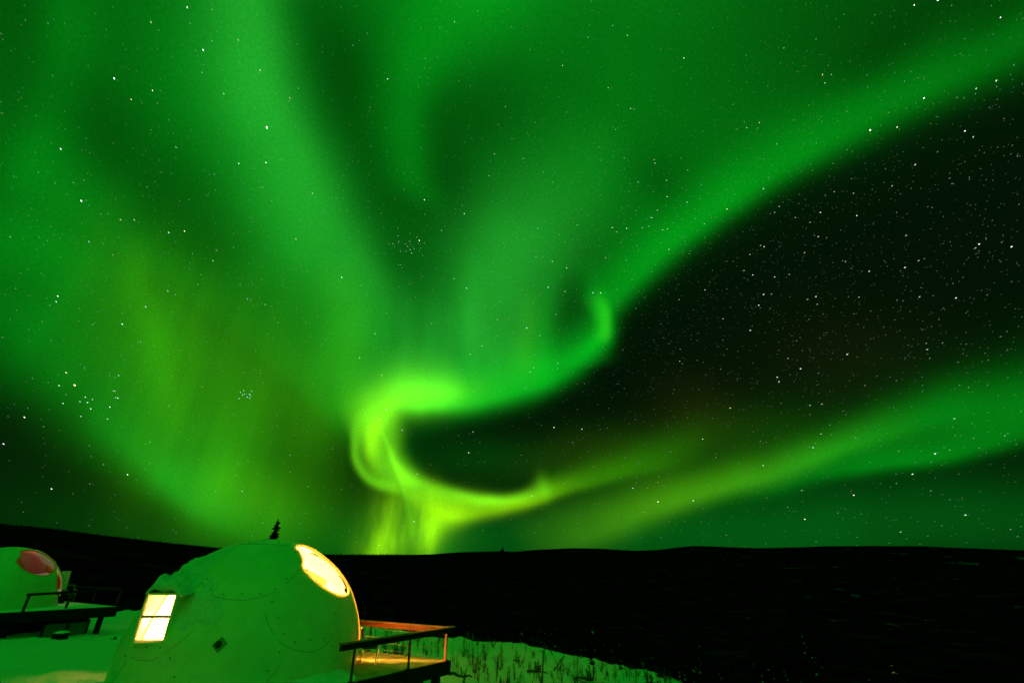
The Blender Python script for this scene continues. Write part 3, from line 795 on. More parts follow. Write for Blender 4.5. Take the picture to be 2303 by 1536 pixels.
na_, nb_ = np.array([-ea[1], ea[0]]), np.array([eb[1], -eb[0]])
if na_ @ (K - P3) < 0: na_ = -na_
if nb_ @ (K - P1) < 0: nb_ = -nb_
def beam(name, p, q, out, t, z0, z1, mat):
    b = Buf(); c = (p + q) / 2 + out * t / 2; h = (q - p) / 2
    b.box((c[0], c[1], (z0 + z1) / 2), e3(h), e3(out * t / 2), up3 * (z1 - z0) / 2); return bevel(b.build(name, mat, DECK), .008)
beam('fascia', K + nb_ * .0 + na_ * .0 - ea * .07, P1, na_, .06, DZ - .36, DZ - .004, MT['beam'])
beam('fascia', K, P3, nb_, .06, DZ - .36, DZ - .004, MT['beam'])
# rails: a flat cap over an upright board
def rail(p, q, inn, apron):
    b = Buf(); c = (p + q) / 2; h = (q - p) / 2
    b.box((c[0], c[1], RZ - .02), e3(h), e3(inn * .07), up3 * .019)
    b.box((c[0], c[1], RZ - .11), e3(h * .995), e3(inn * .02), up3 * .068, 1)
    return bevel(b.build('top_rail', None, DECK, mats=[MT['cap'], apron]), .006)
rail(K + na_ * .03 - ea * .18, N0 + ea * .10 + na_ * .03, na_, MT['beam'])  # near board coloured dark for the shade on its outer face
rail(K + nb_ * .03 - eb * .02 + ea*.075, FE + eb * 1.6 + nb_ * .03, nb_, MT['cedar'])
def post(p, z0=DZ, w=.022):
    b = Buf(); b.box((p[0], p[1], (z0 + RZ - .17) / 2), e3(ea * w), e3(np.array([-ea[1], ea[0]]) * w), up3 * (RZ - .17 - z0) / 2)
    b.box((p[0], p[1], z0 + .012), e3(ea * .06), e3(np.array([-ea[1], ea[0]]) * .06), up3 * .012)
    return b.build('railing_post', MT['black_steel'], DECK)
near_post = at_z(771, 1531, DZ)[:2]; s0 = (near_post - K) @ ea
mid_post = at_z(905, 1503, DZ)[:2]; s1 = (mid_post - K) @ ea
for s in (s0, s1): post(K + ea * s + na_ * .03)
o = post(K + nb_ * .0 + na_ * .0 + ea * .10 + eb * .02); o.data.materials[0] = MT['cedar']; o['label'] = 'cedar coloured corner post'
o = post(K + ea * .02 + eb * .12); o.data.materials[0] = MT['cedar']; o['label'] = 'cedar coloured corner post'
for px in (915.5, 831): 
    q = at_z(px, 1474 if px > 900 else 1463, DZ)[:2]; post(K + eb * ((q - K) @ eb) + nb_ * .03)
for k in range(4):
    z = DZ + .09 + k * .19
    b = Buf(); p, q = K + eb * .12, K + eb * 6.5
    b.tube([(p[0], p[1], z), ((p[0]+q[0])/2, (p[1]+q[1])/2, z - .012), (q[0], q[1], z)], .0045, 6); b.build('cable', MT['cable'], DECK, True)
for p in (K + ea * .25 + eb * .22, K + ea * 3.4 + eb * .3, K + eb * 3.6 + ea * .3):
    b = Buf(); g = float(H3(p[0], p[1])) - .3
    b.box((p[0], p[1], (g + DZ - .045) / 2), e3(ea * .1), e3(np.array([-ea[1], ea[0]]) * .1), up3 * (DZ - .045 - g) / 2); b.build('leg', MT['beam'], DECK)
c = K + ea * 1.15 + eb * .55; g = float(H3(c[0], c[1])) - .25
b = Buf(); b.box((c[0], c[1], (g + DZ - .3) / 2), e3(ea * .75), e3(na_ * .02), up3 * (DZ - .3 - g) / 2); b.build('skirting_panel', MT['panel'], DECK)
# snow heaped against the cabin foot on the deck
ctr = at_z(720, 1545, DZ); v, f = [], []
# drift follows the foot of the shell between two bearings
n1, n2 = 70, 10
for i in range(n1):
    an = math.radians(-114 + 118 * i / (n1 - 1))
    w_ = (.85 + .10 * math.sin(i * .23) ** 2 - .35 * math.exp(-((i - 34) / 9.0) ** 2)) * min(1, 6 * min(i, n1 - 1 - i) / n1) * (1.1 - .45 * i / n1)
    for k in range(n2):
        t_ = k / (n2 - 1); rr_ = rb - .06 + t_ * (w_ + .1)
        x, y = C1[0] + math.cos(an) * rr_, C1[1] + math.sin(an) * rr_
        z = DZ - .02 + (.38 * w_ + .02) * (1 - t_) ** 1.5 * (1 + .3 * float(fbm(np.array(x * 3), np.array(y * 3), 5)))
        v.append((x, y, z))
for i in range(n1 - 1):
    for k in range(n2 - 1): f.append((i*n2+k, i*n2+k+1, (i+1)*n2+k+1, (i+1)*n2+k))
tag(mesh_obj('snow_drift', v, f, MT['snow'], None, True), 'low snow drift banked on the deck against the foot of the big dome', 'snow drift')

# ------------------------------------------------------------------ chairs
def chair(label, loc, rz, back='red', group=None):
    r = thing('patio_chair', label, 'chair', loc, group)
    w, h, dp = .25, .42, .23
    b = Buf(); tu = .014
    for s in (-1, 1):
        b.tube([(dp, s*w, 0), (dp, s*w, .40), (dp + .03, s*w, .56), (dp - .02, s*w, .63), (-.12, s*w, .655), (-dp - .03, s*w, .66)], tu, 8)
        b.tube([(-dp - .06, s*w, 0), (-dp + .02, s*w*.98, h), (-dp - .08, s*w*.96, .90)], tu, 8)
        b.tube([(dp, s*w, h - .02), (-dp + .02, s*w, h - .02)], tu * .9, 8)
    b.tube([(dp, -w, h - .02), (dp, w, h - .02)], tu * .9, 8); b.tube([(-dp - .08, -w*.96, .90), (-dp - .085, 0, .93), (-dp - .08, w*.96, .90)], tu, 8)
    fr = b.build('frame', MT['tube'], r, True)
    b = Buf(); b.box((0, 0, h), (dp, 0, -.01), (0, w - .015, 0), (0, 0, .018)); se = bevel(b.build('seat', MT['beam'], r), .012)
    b = Buf(); b.box((-dp - .045, 0, .71), (.016, 0, 0), (0, w - .02, 0), (-.035, 0, .19)); ba = bevel(b.build('backrest', MT[back], r), .012)
    for o in (fr, se, ba): o.matrix_parent_inverse = Matrix.Identity(4)
    r.rotation_euler = (0, 0, rz); return r
cp = at_z(820, 1492, DZ)
chair('red backed tube frame chair on the lamplit deck beside the big dome', (cp[0] + .12, cp[1] - .02, DZ), math.radians(8))

# ------------------------------------------------------------------ second cabin, further off
DOME2 = thing('dome_cabin', 'smaller looking distant dome cabin with a pink curtain, cut by the left edge', 'dome cabin', (C2[0], C2[1], CAMZ - 2.6))
shell_parts(DOME2, C2, False)
b = Buf()
v = [(C2[0] + x*(rb-.02), C2[1] + y*(rb-.02), CAMZ - 2.36) for x, y in ring] + [(C2[0] + x*(rb-.02), C2[1] + y*(rb-.02), CAMZ - 4.4) for x, y in ring]
b.add(v, [(k, k+nb, (k+1) % nb + nb, (k+1) % nb) for k in range(nb)] + [tuple(range(nb))]); b.build('plinth', MT['beam'], DOME2, True)
def z3(x, y): return x / 3.98, 1150 + y / 3.98
def drape(name, pix, mat, root, C, r, off=0):
    P = [hit(*z3(*p), C, r) for p in pix]; c = sum(P) / len(P)
    Q = smooth_poly([z3(*p) for p in pix] + [z3(*pix[0])], 40)[:-1] if False else [z3(*p) for p in pix]
    # fan of rings so the cloth follows the dome
    n = len(Q); cx, cy = np.mean(Q, 0); v, f = [], []; m = 6
    dense = []
    for i in range(n):
        a, bb = np.array(Q[i]), np.array(Q[(i+1) % n])
        for t in np.linspace(0, 1, 5)[:-1]: dense.append(a + (bb - a) * t)
    n = len(dense)
    for k in range(1, m + 1):
        for p in dense:
            x, y = cx + (p[0] - cx) * k / m, cy + (p[1] - cy) * k / m
            v.append(hit(x, y, C, r + .01 * math.sin(x * .9)))
    v.append(hit(cx, cy, C, r)); ci = len(v) - 1
    for i in range(n):
        f.append((ci, i, (i+1) % n))
        for k in range(m - 1): f.append((k*n + i, (k+1)*n + i, (k+1)*n + (i+1) % n, k*n + (i+1) % n))
    o = mesh_obj(name, v, f, MT[mat], root, True)
    s_ = o.modifiers.new('t', 'SOLIDIFY'); s_.thickness = .008; return o
drape('curtain', [(150,335),(300,350),(345,400),(365,445),(425,478),(430,545),(330,560),(235,545),(180,470)], 'pink', DOME2, C2, 2.90)
drape('curtain_border', [(95,425),(150,335),(185,455),(240,545),(160,500)], 'orange', DOME2, C2, 2.90)
drape('curtain_border', [(425,478),(470,505),(520,560),(545,620),(540,690),(500,690),(485,600),(440,540),(400,520)], 'orange', DOME2, C2, 2.90)
lm = hit(*z3(285, 440), C2, 2.35)
lamp('night_light', lm, 26, (1.0, .55, .42), .1, DOME2)

D2Z = CAMZ - 2.33; R2Z = CAMZ - 1.49
K2 = at_z(263, 1363, D2Z)[:2]; F2 = at_z(-60, 1381, D2Z)[:2]
ea2 = unit(F2 - K2); B2 = at_z(170, 1316, R2Z)[:2]; eb2 = unit(B2 - at_z(278, 1322, R2Z)[:2])
DECK2 = thing('deck', 'far dark snow covered deck with a thin railing beside the distant dome', 'deck', (K2[0], K2[1], D2Z))
nn2 = np.array([-ea2[1], ea2[0]]); nn2 = nn2 if nn2 @ eb2 < 0 else -nn2
pol = [K2, K2 + eb2 * 8.5, K2 + eb2 * 8.5 + ea2 * 9, K2 + ea2 * 9]
b = Buf(); b.add([(p[0], p[1], D2Z) for p in pol] + [(p[0], p[1], D2Z - .05) for p in pol], [(3,2,1,0), (4,5,6,7)] + [(k, (k+1) % 4, (k+1) % 4 + 4, k+4) for k in range(4)])
b.build('deck_boards', MT['snow'], DECK2)
def bm2(name, p, q, z0, z1, t, mat):
    b = Buf(); c = (p + q) / 2; h = (q - p) / 2; n = unit(np.array([-h[1], h[0]]))
    b.box((c[0], c[1], (z0+z1)/2), e3(h), e3(n * t), up3 * (z1 - z0) / 2); return b.build(name, mat, DECK2)
bm2('fascia', K2 + nn2 * .05, K2 + nn2 * .05 + ea2 * 9, D2Z - .5, D2Z - .003, .04, MT['beam'])
bm2('fascia', K2 - ea2 * .05, K2 - ea2 * .05 + eb2 * 8.5, D2Z - .5, D2Z - .003, .04, MT['beam'])
n2e = at_z(63, 1334, R2Z)[:2]; RK = at_z(277, 1322, R2Z)[:2]
bm2('top_rail', n2e, RK, R2Z - .12, R2Z, .05, MT['beam'])
bm2('top_rail', RK, RK + eb2 * 8, R2Z - .12, R2Z - .003, .05, MT['beam'])
for p in (n2e + (RK - n2e) * .02, n2e + (RK - n2e) * .42, n2e + (RK - n2e) * .985, RK + eb2 * 3.5):
    b = Buf(); b.box((p[0], p[1], (D2Z + R2Z - .12) / 2), (.045, 0, 0), (0, .045, 0), up3 * (R2Z - .12 - D2Z) / 2); b.build('railing_post', MT['black_steel'], DECK2)
for s_, w_ in ((.45, .10), (4.2, .1), (7.5, .1)):
    p = K2 + ea2 * s_ + eb2 * .3; g = float(H3(p[0], p[1])) - .3
    b = Buf(); b.box((p[0], p[1], (g + D2Z - .06) / 2), (w_, 0, 0), (0, w_, 0), up3 * (D2Z - .06 - g) / 2); b.build('leg', MT['beam'], DECK2)
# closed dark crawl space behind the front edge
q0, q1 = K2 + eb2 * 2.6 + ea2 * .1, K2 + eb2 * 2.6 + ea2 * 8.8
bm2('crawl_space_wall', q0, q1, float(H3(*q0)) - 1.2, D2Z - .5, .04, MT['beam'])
# framed board leaning under it
pb = K2 + ea2 * 1.75 + eb2 * .55; gb = float(H3(pb[0], pb[1]))
BRD = thing('framed_panel', 'grey framed door panel leaning under the far deck', 'door panel', (pb[0], pb[1], gb))
b = Buf(); hx = ea2 * .95; top = D2Z - .62
b.box((pb[0], pb[1], (gb - .2 + top) / 2), e3(hx), e3(eb2 * .015), up3 * (top - gb + .2) / 2); b.build('board', MT['panel'], BRD)
b = Buf(); q = pb - eb2 * .03
for s_ in (-1, -.05, 1): b.box((q[0] + hx[0]*s_*.97, q[1] + hx[1]*s_*.97, (gb - .2 + top) / 2), e3(ea2 * .045), e3(eb2 * .02), up3 * (top - gb + .2) / 2)
b.box((q[0], q[1], top - .045), e3(hx), e3(eb2 * .021), up3 * .045); b.build('frame', MT['beam'], BRD)
# snow-topped box by the far deck
pc = ground_at(133, 1437, 12, 40); BX = thing('storage_box', 'small black box with a snow lid in front of the far deck', 'box', pc)
b = Buf(); b.box(pc + up3 * .10, (.26, .03, 0), (-.02, .2, 0), (0, 0, .17)); bevel(b.build('box_body', MT['beam'], BX), .02)
b = Buf(); n = 12
for i in range(n):
    for k in range(n):
        a, c = i/(n-1)*2-1, k/(n-1)*2-1; b.v.append(tuple(pc + np.array([a*.27, c*.22, .271 + .08*(1-a**4)*(1-c**4) + .02*float(fbm(np.array(a*2), np.array(c*2), 2))])))
b.f = [(i*n+k, (i+1)*n+k, (i+1)*n+k+1, i*n+k+1) for i in range(n-1) for k in range(n-1)]; b.m = [0]*len(b.f)
b.build('snow_lid', MT['snow'], BX, True)
# windbreak board behind the far cabin
pw = [at_y(139, 1284, 33.0), at_y(160, 1283, 33.6), at_y(148, 1326, 33.6), at_y(139, 1327, 33.0)]
b = Buf(); b.add(pw + [p + np.array([-.03, .06, 0]) for p in pw], [(0,3,2,1), (4,5,6,7)] + [(k, (k+1) % 4, (k+1) % 4 + 4, k+4) for k in range(4)])
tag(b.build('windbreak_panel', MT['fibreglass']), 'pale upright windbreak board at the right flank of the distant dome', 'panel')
c2p = at_z(150, 1351, D2Z)
chair('dark tube frame chair on the far deck beside the distant dome', (c2p[0], c2p[1], D2Z), math.radians(-30), 'beam')
c2p = at_z(122, 1357, D2Z); b = Buf(); b.box((c2p[0], c2p[1], D2Z + .27), (.33, .1, 0), (-.1, .3, 0), (0, 0, .27)); b.box((c2p[0], c2p[1], D2Z + .565), (.36, .11, 0), (-.11, .33, 0), (0, 0, .025))
tag(bevel(b.build('deck_chest', MT['beam']), .02), 'dark lidded chest standing on the far deck against the distant dome', 'chest')
# electric stub in the snow left of the big dome
ps = ground_at(258, 1437, 10, 40); b = Buf()
b.tube([ps - up3*.1, ps + up3*.10, ps + up3*.12], [.05, .05, .02], 10); b.tube([ps + up3*.05, ps + np.array([-.15, 0, .03]), ps + np.array([-.28, .02, .0])], .012, 6)
tag(b.build('ground_stub', MT['bolt'], None, True), 'small black stub with a wire in the snow between the domes', 'utility stub')

# ------------------------------------------------------------------ trees
def spruce_bufs(h, w, layers, seed, snowp=.0, lean=0.0):
    r = random.Random(seed); tb, cb = Buf(), Buf()
    tb.tube([(0, 0, -.4), (lean*h*.4, 0, h*.45), (lean*h, 0, h)], [h*.022, h*.014, h*.003], 6)
    for i in range(layers):
        t = (i + .3) / layers; z = h * (.05 + .93 * t); ln = w * (1 - t) ** .8 * r.uniform(.55, 1.2) + .02*h*.5
        for k in range(r.randint(7, 9)):
            a = r.uniform(0, 6.283); L = ln * r.uniform(.5, 1.15)
            ca, sa = math.cos(a), math.sin(a); z = h * min(.985, max(.04, .05 + .93 * (t + r.uniform(-.9, .9) / layers))); x0 = lean * z; droop = -r.uniform(.05, .45) * L
            for j in range(r.randint(3, 5)):
                f0 = j / 5; f1 = f0 + r.uniform(.3, .5); s = (.26 * L + .020*h) * (1.25 - f0)
                zz = z + droop * f0 + r.uniform(-.02, .02) * h * .4
                p = np.array([x0 + ca*L*f0, sa*L*f0, zz]); q = np.array([x0 + ca*L*f1, sa*L*f1, z + droop * f1 - r.uniform(0, .25) * s])
                sd = np.array([-sa, ca, 0]) * s; dn = np.array([0, 0, -1]) * s * r.uniform(.4, .9)
                cb.add([p, q, p + sd + dn], [(0, 1, 2)], int(r.random() < snowp)); cb.add([p, q, p - sd + dn], [(0, 2, 1)], int(r.random() < snowp))
    return tb, cb
TREEM = [MT['needles'], MT['snow']]
def spruce(label, p, h, w, layers, seed, snowp=0, lean=0, group='young spruces on the slope'):
    t = thing('spruce_tree', label, 'tree', p, group)
    a, c = spruce_bufs(h, w, layers, seed, snowp, lean)
    for o in (a.build('trunk', MT['bark'], t), c.build('crown', None, t, mats=TREEM)): o.matrix_parent_inverse = Matrix.Identity(4)
    return t
def tree_at(label, X, Ytop, r, w_px, layers, seed, lean=0, **k):
    d = look(X, Ytop); d = d / math.hypot(d[0], d[1]); p = d * r
    g = float(H3(p[0], p[1])); zt = CAMZ + p[2]
    return spruce(label, (p[0] - lean*(zt-g), p[1], g), zt - g, w_px / 1000 * r * .5, layers, seed, lean=lean, **k)
tree_at('tall dark spruce rising above the roof of the big dome', 627, 1165, 43, 92, 34, 3, lean=.03, group=None)
tree_at('lone spire of a spruce breaking the skyline right of the aurora drapery', 1130, 1229, 75, 28, 24, 8, group=None)
def small_tree(label, X, Yb, hpx, wpx, seed, snowp=.02, lean=0):
    p = ground_at(X, Yb, 8, 60); s = np.linalg.norm(p - np.array([0, 0, CAMZ])) / 1000 / 1.12
    spruce(label, p, hpx * s, wpx * s * .5, 13, seed, snowp, lean)
small_tree('dark young spruce standing below the snow covered log on the open slope', 1332, 1494, 38, 20, 11)
small_tree('slim dark spruce at the wood edge, the taller of two close together', 1396, 1505, 42, 16, 12)
small_tree('short dark spruce just right of the taller slim one at the wood edge', 1421, 1505, 24, 12, 13)
small_tree('tiny spruce tip at the lower edge, right of the deck', 1126, 1535, 14, 9, 14)
small_tree('tiny spruce tip at the lower edge beside the crossed trunks', 1141, 1535, 16, 9, 15)
small_tree('tiny lone spruce in the snow below the two slim spruces', 1366, 1519, 12, 8, 16)
# the wood in the valley: far too many to count
def forest(name, pts, label_seed, detail):
    r = random.Random(label_seed); B = []
    protos = []
    for k in range(8):
        if detail: _, c = spruce_bufs(1.0, r.uniform(.14, .24), 11, 100 + k, .02)
        else:
            c = Buf()
            for L in range(4):
                z0, z1 = .08 + .22*L, .08 + .22*L + .36; rad = .16 * (1 - L*.2); n = 5; o = r.uniform(0, 6)
                v = [(math.cos(o + 6.283*i/n) * rad * r.uniform(.6, 1.2), math.sin(o + 6.283*i/n) * rad * r.uniform(.6, 1.2), z0 * r.uniform(.9, 1.05)) for i in range(n)] + [(0, 0, min(1, z1))]
                c.add(v, [(i, (i+1) % n, n) for i in range(n)])
        protos.append((np.array(c.v), np.array([f for f in c.f]), np.array(c.m)))
    VV, FF, MM = [], [], []; off = 0
    for (x, y, z, h) in pts:
        v, f, m = protos[r.randrange(8)]; a = r.uniform(0, 6.283); ca, sa = math.cos(a), math.sin(a)
        w = v * h * np.array([r.uniform(.8, 1.25)] * 2 + [1])
        VV.append(np.stack([w[:, 0]*ca - w[:, 1]*sa + x, w[:, 0]*sa + w[:, 1]*ca + y, w[:, 2] + z], 1)); FF.append(f + off); MM.append(m); off += len(v)
    VV, FF, MM = np.concatenate(VV), np.concatenate(FF), np.concatenate(MM)
    me = bpy.data.meshes.new(name); me.vertices.add(len(VV)); me.vertices.foreach_set('co', VV.astype(np.float32).ravel())
    me.loops.add(FF.size); me.loops.foreach_set('vertex_index', FF.astype(np.int32).ravel())
    me.polygons.add(len(FF)); me.polygons.foreach_set('loop_start', np.arange(0, FF.size, 3, dtype=np.int32)); me.polygons.foreach_set('loop_total', np.full(len(FF), 3, np.int32))
    for m in TREEM: me.materials.append(m)
    me.polygons.foreach_set('material_index', MM.astype(np.int32)); me.update(); me.validate()
    o = bpy.data.objects.new(name, me); LINK(o); o['kind'] = 'stuff'; return o
pts = []
for _ in range(2600):
    a = nrg.uniform(-.95, .95); rc0 = np.interp(a, cz[:, 0], cz[:, 1]); r0 = rc0 + 3 + 130 * nrg.random() ** 1.4
    x, y = math.sin(a) * r0, math.cos(a) * r0
    if a < -.25 and r0 < rc0 + 10: continue
    h = nrg.uniform(1.5, 5.5) * (1 if r0 > rc0 + 25 else .55)
    g = float(H3(x, y))
    tz = np.interp(a, hz[:, 0], hz[:, 1])
    if (g + h - CAMZ) / r0 > tz - .012: continue
    pts.append((x, y, g - .1, h))
o = forest('spruce_wood', pts, 1, True); tag(o, 'dark spruce wood with flecks of snow below the snowy slope', 'forest')
pts = []
for _ in range(9000):
    a = nrg.uniform(-.95, .0); ra = 1100 * nrg.uniform(.55, 1.04) if _ > 2500 else nrg.uniform(160, 620)
    pts.append((math.sin(a) * ra, math.cos(a) * ra, 0, nrg.uniform(1.0, 2.8)))
pz = H3(np.array([p[0] for p in pts]), np.array([p[1] for p in pts]))
pts = [(p[0], p[1], z - .3, p[3]) for p, z in zip(pts, pz)]
o = forest('hillside_wood', pts, 2, False); tag(o, 'far black conifer wood along the crest of the left hill', 'forest')

# ------------------------------------------------------------------ bare saplings, logs, broken trunks on the slope
def sapling_mesh(seed, h):
    r = random.Random(seed); b = Buf()
    for s in range(r.randint(1, 3)):
        bx, by = r.uniform(-.08, .08), r.uniform(-.08, .08); lx, ly = r.uniform(-.12, .12), r.uniform(-.12, .12); hh = h * r.uniform(.6, 1)
        b.tube([(bx, by, -.1), (bx + lx*.5, by + ly*.5, hh*.5), (bx + lx, by + ly, hh)], [.015, .011, .004], 4)
        for k in range(r.randint(5, 9)):
            t = r.uniform(.25, .92); p = np.array([bx + lx*t, by + ly*t, hh*t]); a = r.uniform(0, 6.283); L = hh * r.uniform(.12, .3) * (1.2 - t)
            q = p + np.array([math.cos(a)*L*.7, math.sin(a)*L*.7, L])
            b.tube([p, q], [.009, .004], 3)
            if r.random() < .5: q2 = (p+q)/2 + np.array([math.cos(a+1)*L*.4, math.sin(a+1)*L*.4, L*.35]); b.tube([(p+q)/2, q2], [.007, .003], 3)
    me = bpy.data.meshes.new('bare_sapling'); me.from_pydata([tuple(map(float, x)) for x in b.v], [], b.f); me.materials.append(MT['twig']); return me
SAP = [sapling_mesh(40 + k, 1.0) for k in range(7)]
def willow_mesh(seed):
    r = random.Random(seed); b = Buf()
    for k in range(13):
        a = r.uniform(0, 6.283); sp = r.uniform(.15, .7); hh = r.uniform(.45, 1.0); P = []
        for t in np.linspace(0, 1, 5): P.append((math.cos(a) * sp * t**1.3 + r.uniform(-.03, .03), math.sin(a) * sp * t**1.3 + r.uniform(-.03, .03), -.08 + hh * t))
        b.tube(P, [.014, .012, .009, .006, .003], 4)
        for j in range(5):
            t = r.uniform(.35, .95); i = min(3, int(t * 4)); c = np.array(P[i]) + (np.array(P[i+1]) - np.array(P[i])) * (t * 4 - i); q = r.uniform(0, 6.283); L = r.uniform(.1, .26)
            b.tube([c, c + np.array([math.cos(q) * L, math.sin(q) * L, L * r.uniform(.2, .9)])], [.007, .003], 3)
    me = bpy.data.meshes.new('willow_shrub'); me.from_pydata([tuple(map(float, x)) for x in b.v], [], b.f); me.materials.append(MT['twig']); return me
WIL = [willow_mesh(90 + k) for k in range(4)]
for X, Y, hp in [(1066,1512,40),(1092,1484,30),(1126,1506,34),(1168,1500,26),(1042,1476,26),(1110,1456,20),(1072,1452,18),(1200,1480,18),(1276,1518,22),(1352,1510,20),(1410,1522,20),(1436,1520,18),(1486,1520,16),(1540,1524,14),(885,1472,34),(866,1468,28),(905,1472,26),(960,1474,26),(940,1442,20),(985,1448,20),(880,1424,18)]:
    p = ground_at(X, Y, 17.5, 60); s = np.linalg.norm(p - np.array([0, 0, CAMZ])) / 1000 / 1.1 * hp
    o = bpy.data.objects.new('willow_shrub', rng.choice(WIL)); LINK(o); o.location = p; o.scale = (s * .9, s * .9, s); o.rotation_euler = (0, 0, rng.uniform(0, 6.28))
    tag(o, 'bushy many stemmed leafless willow on the snowy slope', 'shrub', 'bare willows on the snowy slope')
spots = [(1048,1478,40),(1052,1500,46),(1062,1490,40),(1071,1505,42),(1080,1535,62),(1083,1480,44),(1092,1500,50),(1100,1460,30),(1110,1532,55),(1118,1520,48),(1125,1480,36),(1131,1500,42),(1150,1460,26),(1162,1490,32),(1158,1528,36),(1186,1470,26),(1040,1455,24),(1062,1450,22),(1020,1500,34),(1030,1515,36),(1046,1535,30),(1145,1535,26),(1175,1450,18),(1210,1455,15),(1240,1470,14),(1296,1500,26),(1310,1520,22),(1290,1530,20),(1342,1530,22),(1384,1520,20),(1400,1528,18),(1417,1532,16),(1420,1515,16),(1360,1500,16),(1262,1525,14),(1500,1532,14),(1462,1526,16),
 (850,1470,30),(860,1462,26),(868,1472,34),(875,1466,30),(882,1474,36),(890,1470,34),(898,1476,36),(905,1470,30),(880,1420,18),(868,1424,20),(893,1426,22),(905,1420,18),(843,1432,16),(955,1470,30),(968,1476,32),(977,1468,26),(985,1476,28),(960,1440,20),(945,1434,18),(930,1440,22),(990,1440,20),(1000,1455,22),(820,1420,14),(832,1450,20),(915,1452,26),(940,1460,26),(925,1415,16),(870,1447,24)]
for _ in range(75):
    X = rng.uniform(1018, 1520); top = float(np.interp(X, [c[0] for c in CREST], [c[1] for c in CREST])); Y = top + 8 + (1540 - top) * rng.random() ** .8
    spots.append((X, Y, rng.uniform(10, 34) * (.45 + .55 * (Y - top) / max(20, 1540 - top))))
for _ in range(55):
    X = rng.uniform(1030, 1600); top = float(np.interp(X, [c[0] for c in CREST], [c[1] for c in CREST])); spots.append((X, top + rng.uniform(3, 10), rng.uniform(6, 15)))
for _ in range(34):
    X = rng.uniform(815, 1005); spots.append((X, rng.uniform(1412, 1480), rng.uniform(10, 26)))
for X, Y, hp in spots:
    p = ground_at(X + rng.uniform(-3, 3), Y, 17.5, 60); s = np.linalg.norm(p - np.array([0, 0, CAMZ])) / 1000 / 1.1 * hp
    o = bpy.data.objects.new('bare_sapling', rng.choice(SAP)); LINK(o); o.location = p; o.scale = (max(.8, s*.8), max(.8, s*.8), s); o.rotation_euler = (0, 0, rng.uniform(0, 6.28))
    tag(o, 'thin leafless sapling sticking out of the snowy slope', 'sapling', 'bare saplings on the snowy slope')
def log(label, a, bb, r, snow=False, name='fallen_log', lift=.05):
    p, q = ground_at(*a, 14, 60), ground_at(*bb, 14, 60); p, q = p + up3*lift, q + up3*lift
    b = Buf(); P = [p + (q - p) * t + up3 * .04 * math.sin(t * 9) for t in np.linspace(0, 1, 9)]
    b.tube(P, [r * (1.1 - .5*t) for t in np.linspace(0, 1, 9)], 8)
    for k in range(5):
        t = rng.uniform(.15, .95); c = p + (q - p) * t
        b.tube([c, c + np.array([rng.uniform(-.15, .15), rng.uniform(-.15, .15), rng.uniform(.12, .35)])], [r*.3, r*.1], 4)
    if not snow: return tag(b.build(name, MT['deadwood'], None, True), label, 'log')
    t_ = thing(name, label, 'log', p); b.build('trunk', MT['deadwood'], t_, True)
    b = Buf(); b.tube([x + up3 * r * .75 for x in P], [r*.9*(1 + .25*math.sin(3.1*i)) for i in range(9)], 8); b.build('snow_cover', MT['snow'], t_, True); return t_
log('dark fallen log lying beside the corner of the front deck', (1010, 1519), (1061, 1526), .045)
log('long fallen trunk stretching right from the foot of the broken upright snag', (1186, 1512), (1326, 1533), .045)
log('short dark stick of wood lying in the snow above the crossed trunks', (1155, 1488), (1170, 1491), .03)
log('snow covered log lying along the edge of the wood', (1322, 1464), (1390, 1466), .14, True)
def standing(name, label, cat, X, Yb, spec, group=None):
    "upright or leaning dead pieces from one foot: (dx px, height px, radius m, foot dx px)"
    p = ground_at(X, Yb, 12, 60); s = np.linalg.norm(p - np.array([0, 0, CAMZ])) / 1000 / 1.1
    b = Buf()
    for dx_, hp, r, fx in spec:
        a = p + np.array([fx*s, 0, -.08]); e = p + np.array([dx_*s, rng.uniform(-.2, .2), hp*s])
        m = (a + e) / 2 + np.array([rng.uniform(-.04, .04), 0, .03])
        r *= .62; n = 6; P = [a + (e - a) * t + np.array([rng.uniform(-.05, .05), rng.uniform(-.05, .05), rng.uniform(-.03, .03)]) * (0 < t < 1) * hp * s for t in np.linspace(0, 1, n)]
        b.tube(P, [r * (1 - .55 * t) for t in np.linspace(0, 1, n)], 6)
        for k in range(16):
            t = rng.uniform(.15, .98); c = P[0] + (P[-1] - P[0]) * t; an = rng.uniform(0, 6.283); L = max(.14, hp*s*rng.uniform(.08, .26)) * (1.25 - t * .6)
            q1 = c + np.array([math.cos(an)*L*.6, math.sin(an)*L*.6, rng.uniform(-.2, .3)*L]); q2 = q1 + np.array([math.cos(an + .5)*L*.5, math.sin(an + .5)*L*.5, rng.uniform(-.4, .4)*L])
            b.tube([c, q1, q2], [r*.32, r*.2, r*.08], 4)
    return tag(b.build(name, MT['deadwood'], None, True), label, cat, group)
standing('broken_snag', 'tallest broken dead trunk standing upright with stubs of twigs', 'dead tree', 1220, 1538, [(6, 68, .055, 0), (-8, 42, .03, -2), (-14, 36, .025, -4)])
standing('tangled_branches', 'two dark trunks crossed like an X in the snow', 'branches', 1256, 1508, [(-17, 36, .022, 8), (14, 24, .05, -13), (10, 26, .045, 0), (18, 6, .03, 0)])
standing('leaning_sticks', 'tent of leaning dead sticks right of the crossed trunks', 'branches', 1301, 1536, [(1, 45, .03, -2), (-10, 10, .04, 26), (-16, 22, .025, -4), (3, 22, .04, -10)])
standing('uprooted_stump', 'dark uprooted stump with its roots in the air', 'stump', 1328, 1530, [(-8, 20, .07, 0), (10, 30, .05, 4), (12, 18, .05, 0), (-2, 26, .06, 2), (-12, 8, .05, 0)])
